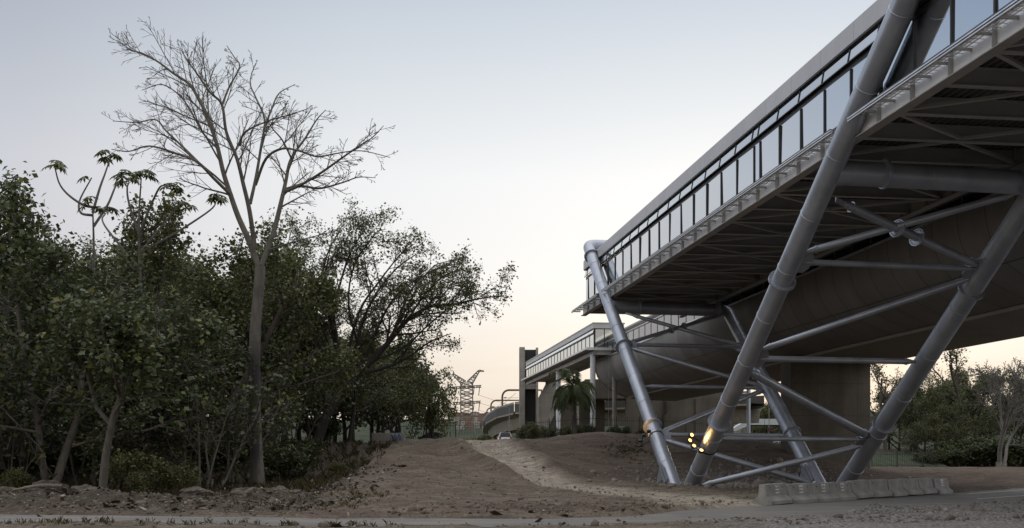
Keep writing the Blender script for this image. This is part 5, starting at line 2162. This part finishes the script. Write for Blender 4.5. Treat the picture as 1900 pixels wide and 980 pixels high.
# drooping bamboo by the crest
def bamboo():
    rng = np.random.RandomState(9)
    Y = 112
    x = px(803, 0, Y)[0]
    base = np.array([x, Y, gh(x, Y)])
    t_ = thing('bamboo_clump', 'bamboo clump with drooping feathery tips at the right end of the wood', 'bamboo', base)
    sk = Sk()
    tips = []
    ends = [((808, 740), (815, 700), (838, 684), (848, 712)), ((806, 740), (798, 700), (785, 692), (776, 716)), ((815, 760), (832, 728), (850, 726), (853, 756)), ((812, 780), (826, 752), (838, 760), (843, 795)),
            ((806, 760), (800, 720), (806, 700), (812, 720)), ((810, 770), (818, 735), (828, 728), (832, 750)), ((804, 775), (792, 745), (778, 740), (770, 765)), ((808, 790), (815, 765), (826, 770), (832, 800)), ((806, 770), (806, 740), (798, 722), (790, 742)),
            ((803, 790), (788, 770), (778, 775), (772, 800)), ((808, 770), (822, 750), (836, 735), (846, 760))]
    for i, e in enumerate(ends):
        dy = rng.uniform(-1.5, 1.5)
        w_ = [base + np.array([rng.normal() * .3, rng.normal() * .3, -.2])] + [px(a - 9, b, Y + dy * (j + 1) / 3) for j, (a, b) in enumerate(e)]
        pts = smooth_path(w_, 7)
        sk.tube(pts, np.linspace(.06, .015, len(pts)), 6)
        tips.append(pts[int(len(pts) * .35):])
        for k in range(10, len(pts), 2):
            q = pts[k] + rng.normal(size=3) * .25
            tips.append(np.array([pts[k], q - UP * .3, q - UP * .8 + rng.normal(size=3) * .2]))
    child('culms', sk.mesh('culms', M['bark'], base), t_)
    child('crown', leaf_mesh('crown', rng, tips, 34, .34, .26, M['leaf_mid'], 1.3, off=base, asp=.16), t_)


bamboo()

# palm before the white columns
def palm():
    rng = np.random.RandomState(12)
    Y = 121
    x = px(1066, 0, Y)[0]
    base = np.array([x, Y, gh(x, Y)])
    t_ = thing('palm_tree', 'palm tree with drooping fronds between the two white columns', 'palm', base)
    top = px(1064, 722, Y)
    sk = Sk()
    pts = smooth_path([base - UP * .3, px(1067, 790, Y), px(1066, 755, Y), top], 8)
    sk.tube(pts, np.linspace(.24, .17, len(pts)) * (1 + .05 * np.sin(np.arange(len(pts)) * 2.6)), 10)
    child('trunk', sk.mesh('trunk', M['bark_pale'], base), t_)

    def fronds(n_, el_lo, el_hi, ln, mat, nm, drop, leafl=.55):
        V_, F_ = [], []
        s2 = Sk()
        for i in range(n_):
            az_ = i * 2.4 + rng.normal() * .2
            el_ = rng.uniform(el_lo, el_hi)
            d = np.array([math.cos(az_) * math.cos(el_), math.sin(az_) * math.cos(el_), math.sin(el_)])
            p = top + d * .15
            L_ = ln * rng.uniform(.8, 1.1)
            rp = [p]
            for k in range(14):
                d = nz(d - UP * drop * (.4 + k / 14))
                p = p + d * L_ / 14
                rp.append(p)
            rp = np.array(rp)
            s2.tube(rp, np.linspace(.035, .008, len(rp)), 4)
            for k in np.linspace(2, 13.9, 34):
                i0 = int(k)
                q = rp[i0] + (rp[min(i0 + 1, 14)] - rp[i0]) * (k - i0)
                dd = nz(rp[min(i0 + 1, 14)] - rp[max(i0 - 1, 0)])
                sd_ = nz(np.cross(dd, UP))
                l2 = leafl * (1 - abs(k / 14 - .45) * .9) * rng.uniform(.8, 1.2)
                for sgn in (-1, 1):
                    o_ = nz(sd_ * sgn + dd * .6 - UP * rng.uniform(.2, .9))
                    wv = np.cross(o_, dd) * .035 + dd * .03
                    b = len(V_)
                    V_ += [q, q + o_ * l2 * .5 + wv, q + o_ * l2 - UP * .12, q + o_ * l2 * .5 - wv]
                    F_ += [(b, b + 1, b + 2), (b, b + 2, b + 3)]
        me = np_mesh(nm, np.array(V_) - base, F_, 3)
        me.materials.append(mat)
        o = child(nm, me, t_)
        child('frond_stalk', s2.mesh('frond_stalk', M['leaf_palm'] if nm == 'crown' else M['leaf_dead'], base), o)

    fronds(40, -.45, 1.35, 3.3, M['leaf_palm'], 'crown', .19, .9)
    fronds(6, -1.2, -.7, 1.5, M['leaf_dead'], 'dead_fronds', .2, .4)


palm()

# ------------------------------------------------------------------ trees on the right and in the distance
right = [('sparse', 'sparse_tree', 'slim thin crowned tree right beside the wide pier', 1646, 134, 13.2, .3, 1.0), ('fine', 'fine_leaved_tree', 'dark tree half hidden by the nearest leaning leg on the right', 1700, 146, 12.6, 1.4, 1.1),
         ('fine', 'broadleaf_tree', 'full green tree over the low bar fence on the right', 1742, 142, 11.2, 2.2, 1.1), ('sparse', 'sparse_tree', 'tree with thin seed tipped top above the right hand wood', 1785, 150, 15.6, 2.8, 1.0),
         ('fine2', 'fine_leaved_tree', 'dense dark tree left of the pale many stemmed tree', 1812, 140, 10.8, 3.7, 1.2), ('sparse', 'broadleaf_tree', 'leafy tree behind the pale many stemmed tree', 1868, 150, 13.4, 4.4, 1.0),
         ('fine', 'fine_leaved_tree', 'leafy tree cut by the right edge of the picture', 1925, 140, 12.6, 5.3, 1.1), ('fine2', 'fine_leaved_tree', 'dark low tree behind the park fence and pier', 1668, 150, 9.0, 5.9, 1.2)]
for (k, nm, lab, xp, Y, h, rot, wd_) in right:
    pt(k, nm, lab, xp, Y, h, rot, None, wd_)
for i, (xp, Y, h, k) in enumerate([(1990, 132, 12, 'fine2'), (2060, 125, 12, 'broad2'), (1840, 168, 12.5, 'broad2'), (1760, 170, 12, 'fine2'), (1700, 172, 11, 'fine2'), (1905, 165, 12.5, 'fine2'), (2150, 130, 13, 'fine2'), (1690, 160, 10, 'dense'), (1735, 164, 10.5, 'dense'), (1785, 158, 10, 'dense'), (1830, 178, 11.5, 'dense'), (1880, 172, 11, 'dense'), (1650, 168, 9.5, 'dense'), (1715, 134, 6.5, 'fine2'), (1775, 136, 7.5, 'fine2'), (1895, 134, 7.5, 'fine2')]):
    pt(k, 'thicket_tree', 'dark leafy tree at the back of the right hand wood', xp, Y, h, i * 1.9, 'trees at the back of the right wood', 1.15)
pt('pale_bare', 'pale_branched_tree', 'pale leafless many stemmed tree standing at the front of the right wood', 1858, 124, 12.2, .2, None, 1.0)
for i in range(8):
    xp = 1728 + i * 27 + (i * 13 % 11)
    pt('shrub', 'undergrowth_shrub', 'dark shrub along the foot of the right hand wood', xp, 129 + (i * 37 % 12), 1.6 + (i * 29 % 13) / 7, i * 1.1, 'undergrowth of the right wood', 1.7)
for i, (xp, Y, h, lab) in enumerate([(1352, 330, 13.5, 'distant tree left of the pale tower block'), (1384, 345, 14.5, 'distant tree behind the thin column'), (1412, 330, 17.0, 'distant tall rounded tree over the overpass'), (1440, 350, 16.5, 'distant tree at the edge of the pier over the overpass'),
                                    (1462, 340, 15, 'distant tree touching the pier edge')]):
    pt('broad2', 'distant_tree', lab, xp, Y, h, i * 1.2, None, 1.1)
for i in range(9):
    xp = 838 + i * 8.2
    Y = 205 + (i * 53 % 60)
    pt('bush', 'distant_bush', 'pale green bush on the low ground before the pylon', xp, Y, 1.3 + (i % 4) * .4, i * .9, 'bushes before the pylon', 1.6)
# grass bank behind the right fence
gb = MB()
xa, xb = px(1610, 0, 127)[0], px(1755, 0, 127)[0]
nx_ = 24
for i in range(nx_):
    for j in range(6):
        def P_(i_, j_):
            x = xa + (xb - xa) * i_ / nx_
            y = 126 + j_ * 1.4
            return (x, y, gh(x, y) + .03 + .30 * j_ + .1 * math.sin(i_ * 1.7 + j_))
        gb.poly([P_(i, j), P_(i + 1, j), P_(i + 1, j + 1), P_(i, j + 1)])
gbo = gb.build('grass_bank', mottled('short_grass', (.022, .032, .012), (.034, .045, .017), 3, .9, bmp=.05, fine=14), None, True)
gbo['kind'] = 'structure'

# ------------------------------------------------------------------ loose ground stuff
ico = [(0, 0, 1), (.894, 0, .447), (.276, .851, .447), (-.724, .526, .447), (-.724, -.526, .447), (.276, -.851, .447),
       (.724, .526, -.447), (-.276, .851, -.447), (-.894, 0, -.447), (-.276, -.851, -.447), (.724, -.526, -.447), (0, 0, -1)]
icf = [(0, 1, 2), (0, 2, 3), (0, 3, 4), (0, 4, 5), (0, 5, 1), (1, 6, 2), (2, 7, 3), (3, 8, 4), (4, 9, 5), (5, 10, 1), (6, 7, 2), (7, 8, 3), (8, 9, 4), (9, 10, 5), (10, 6, 1),
       (11, 7, 6), (11, 8, 7), (11, 9, 8), (11, 10, 9), (11, 6, 10)]
ico = np.array(ico)
icf = np.array(icf)


def stones(name, rng, xy, size, mat, sink=.25):
    n = len(xy)
    z = H(xy[:, 0], xy[:, 1])
    s = size * np.exp(rng.normal(size=n) * .55)
    v = ico[None] * (1 + rng.uniform(-.3, .3, (n, 12, 1))) * (s[:, None, None] * rng.uniform(.6, 1.3, (n, 1, 3)))
    v = v + np.stack([xy[:, 0], xy[:, 1], z + s * (.5 - sink)], 1)[:, None, :]
    f = icf[None] + (np.arange(n) * 12)[:, None, None]
    me = np_mesh(name, v.reshape(-1, 3), f.reshape(-1, 3), 3)
    me.materials.append(mat)
    o = bpy.data.objects.new(name, me)
    C.objects.link(o)
    o['kind'] = 'stuff'
    return o


def off_road(xy, m_=.3):
    f = np.interp(xy[:, 0], FAR[:, 0], FAR[:, 1])
    n = np.interp(xy[:, 0], NEAR[:, 0], NEAR[:, 1])
    return xy[(xy[:, 1] > f + m_) | (xy[:, 1] < n - m_)]


rng = np.random.RandomState(77)
q = np.concatenate([
    np.stack([rng.uniform(-16, 22, 5200), 33 + rng.uniform(0, 1, 5200) ** 1.7 * 60], 1),
    np.stack([rng.uniform(-22, -5.5, 2600), rng.normal(41, 4, 2600)], 1),
    np.stack([rng.normal(3.5, 3.0, 1500), rng.normal(36.5, 2.2, 1500)], 1),
    np.stack([rng.uniform(-16, 24, 1500), rng.uniform(27.3, 31, 1500)], 1)])
me_st = mottled('earth_clods', (.075, .060, .046), (.15, .122, .095), 2.5, .95)
stones('earth_clods', rng, off_road(q), .026, me_st)
q = np.concatenate([np.stack([rng.normal(9.9, 1.3, 1500), rng.normal(34.4, .8, 1500)], 1), np.stack([rng.uniform(4, 20, 2600), rng.uniform(27.5, 40, 2600)], 1)])
n_ = np.interp(q[:, 0], NEAR[:, 0], NEAR[:, 1])
q = q[(q[:, 1] < n_ + .2) | (np.hypot(q[:, 0] - 9.9, q[:, 1] - 34.5) < 1.6)]
stones('gravel', rng, q, .020, mottled('grey_gravel', (.09, .087, .083), (.21, .20, .19), 3, .95))
q = np.concatenate([np.stack([rng.normal(14.5, 3.6, 1800), rng.normal(73, 3.4, 1800)], 1), np.stack([rng.normal(12.0, 1.6, 700), rng.normal(62.5, 2.0, 700)], 1)])
stones('rubble', rng, q, .07, M['stone'])
# bits of pale rubbish and dead leaves under the trees
def flat_bits(name, rng, xy, size, mat):
    n = len(xy)
    z = H(xy[:, 0], xy[:, 1])
    c = np.stack([xy[:, 0], xy[:, 1], z + .03], 1)
    a = rng.uniform(0, 6.28, n)
    x_ = np.stack([np.cos(a), np.sin(a), rng.normal(size=n) * .3], 1)
    y_ = np.stack([-np.sin(a), np.cos(a), rng.normal(size=n) * .5], 1)
    s = (size * np.exp(rng.normal(size=n) * .45))[:, None]
    v = np.stack([c - x_ * s, c + y_ * s * .6 + [0, 0, .02], c + x_ * s, c - y_ * s * .6], 1).reshape(-1, 3)
    f = np.arange(n * 4).reshape(n, 4)
    me = np_mesh(name, v, np.concatenate([f[:, [0, 1, 2]], f[:, [0, 2, 3]]]), 3)
    me.materials.append(mat)
    o = bpy.data.objects.new(name, me)
    C.objects.link(o)
    o['kind'] = 'stuff'


q = np.concatenate([np.stack([rng.uniform(-16.5, -7.5, 150), rng.uniform(48, 70, 150)], 1), np.stack([rng.uniform(-26, -17, 70), rng.uniform(46, 62, 70)], 1)])
flat_bits('litter', rng, q, .075, M['litter'])
q = np.concatenate([np.stack([rng.uniform(-26, -6, 5200), rng.uniform(35.2, 66, 5200)], 1), np.stack([rng.uniform(-15, 6, 300), rng.uniform(28, 35, 300)], 1)])
flat_bits('dead_leaves', rng, q, .075, M['dry_leaf'])


def tufts(name, rng, xy, hgt, mat, blades=9):
    n = len(xy)
    z = H(xy[:, 0], xy[:, 1])
    c = np.repeat(np.stack([xy[:, 0], xy[:, 1], z - .02], 1), blades, 0)
    m_ = len(c)
    c[:, :2] += rng.normal(size=(m_, 2)) * .05
    a = rng.uniform(0, 6.28, m_)
    l_ = hgt * rng.uniform(.5, 1.4, m_)
    o_ = np.stack([np.cos(a), np.sin(a), np.zeros(m_)], 1)
    w_ = np.stack([-np.sin(a), np.cos(a), np.zeros(m_)], 1) * .011
    ln = rng.uniform(.15, .8, m_)[:, None]
    mid = c + o_ * (l_[:, None] * ln * .35) + np.array([0, 0, 1.]) * l_[:, None] * .6
    tip = c + o_ * (l_[:, None] * ln) + np.array([0, 0, 1.]) * (l_ * .9)[:, None]
    v = np.stack([c - w_, c + w_, mid + w_ * .8, tip, mid - w_ * .8], 1).reshape(-1, 3)
    f = np.arange(m_ * 5).reshape(m_, 5)
    me = np_mesh(name, v, f, 5)
    me.materials.append(mat)
    o = bpy.data.objects.new(name, me)
    C.objects.link(o)
    o['kind'] = 'stuff'


q = np.concatenate([
    np.stack([rng.uniform(-15, -3, 60), rng.normal(28.9, .35, 60)], 1), np.stack([rng.normal(8.8, .7, 120), rng.normal(85, 2.0, 120)], 1),
    np.stack([rng.uniform(-17, -8, 420), rng.uniform(47, 76, 420)], 1), np.stack([rng.uniform(-30, -9, 900), rng.uniform(46, 75, 900)], 1),
    np.stack([rng.normal(12.5, 1.2, 80), rng.normal(70, 2.0, 80)], 1), np.stack([rng.uniform(-11, -5, 160), rng.uniform(35, 50, 160)], 1)])
tufts('grass_tufts', rng, off_road(q, .1), .16, M['grass'])
q = np.stack([rng.uniform(-32, -9, 1100), rng.uniform(52, 90, 1100)], 1)
tufts('tall_weeds', rng, q, .42, M['grass'], 7)

# fallen pole and lumps of broken earth by the wood
lg = MB()
p, q = px(24, 938, 47), px(112, 926, 49.5)
p[2] = gh(p[0], p[1]) + .10
q[2] = gh(q[0], q[1]) + .34
mid = (p + q) / 2 + np.array([.05, 0, .10])
lg.tube(smooth_path([p, mid, q], 6), [.05] * 3 + [.07] * 4 + [.085] * 6, 9)
tag(lg.build('fallen_pole', M['dead_wood'], None, True, origin=tuple(p)), 'pale fallen wooden pole lying on the spoil at far left', 'pole')
rngb = np.random.RandomState(3)
lump_m = mottled('dark_broken_earth', (.055, .045, .036), (.125, .105, .085), 3, .95, bmp=.03, fine=12)
for i, (xp, Y, r, lab) in enumerate([(88, 50, .62, 'large pale lump of broken earth behind the fallen pole'), (20, 49, .38, 'upright clod of earth left of the fallen pole'), (160, 46, .42, 'lump of earth before the knobby trunk'), (362, 47, .45, 'lump of earth left of the bare trunk foot'),
                                    (455, 45, .45, 'lump of earth before the bare trunk foot'), (520, 44, .42, 'lump of earth right of the bare trunk foot by the road'), (548, 43, .33, 'smallest lump of earth at the right end of the spoil heap')]):
    x = px(xp, 0, Y)[0]
    bm = bmesh.new()
    bmesh.ops.create_icosphere(bm, subdivisions=4, radius=1)
    for v in bm.verts:
        c_ = np.array(v.co)
        k = 1 + 1.1 * float(fbm(c_[0] * 1.3 + i * 7, c_[1] * 1.3 + c_[2] * 1.1, 200 + i, 3)) + .5 * float(fbm(c_[0] * 5 + i, c_[1] * 5 + c_[2] * 4, 230 + i, 2))
        v.co = Vector((c_[0] * k * r * 1.5, c_[1] * k * r, c_[2] * k * r * .75))
    me = bpy.data.meshes.new('earth_lump')
    bm.to_mesh(me)
    bm.free()
    me.materials.append(lump_m)
    o = bpy.data.objects.new('earth_lump', me)
    C.objects.link(o)
    o.location = (x, Y, gh(x, Y) + r * .18)
    tag(o, lab, 'earth lump')
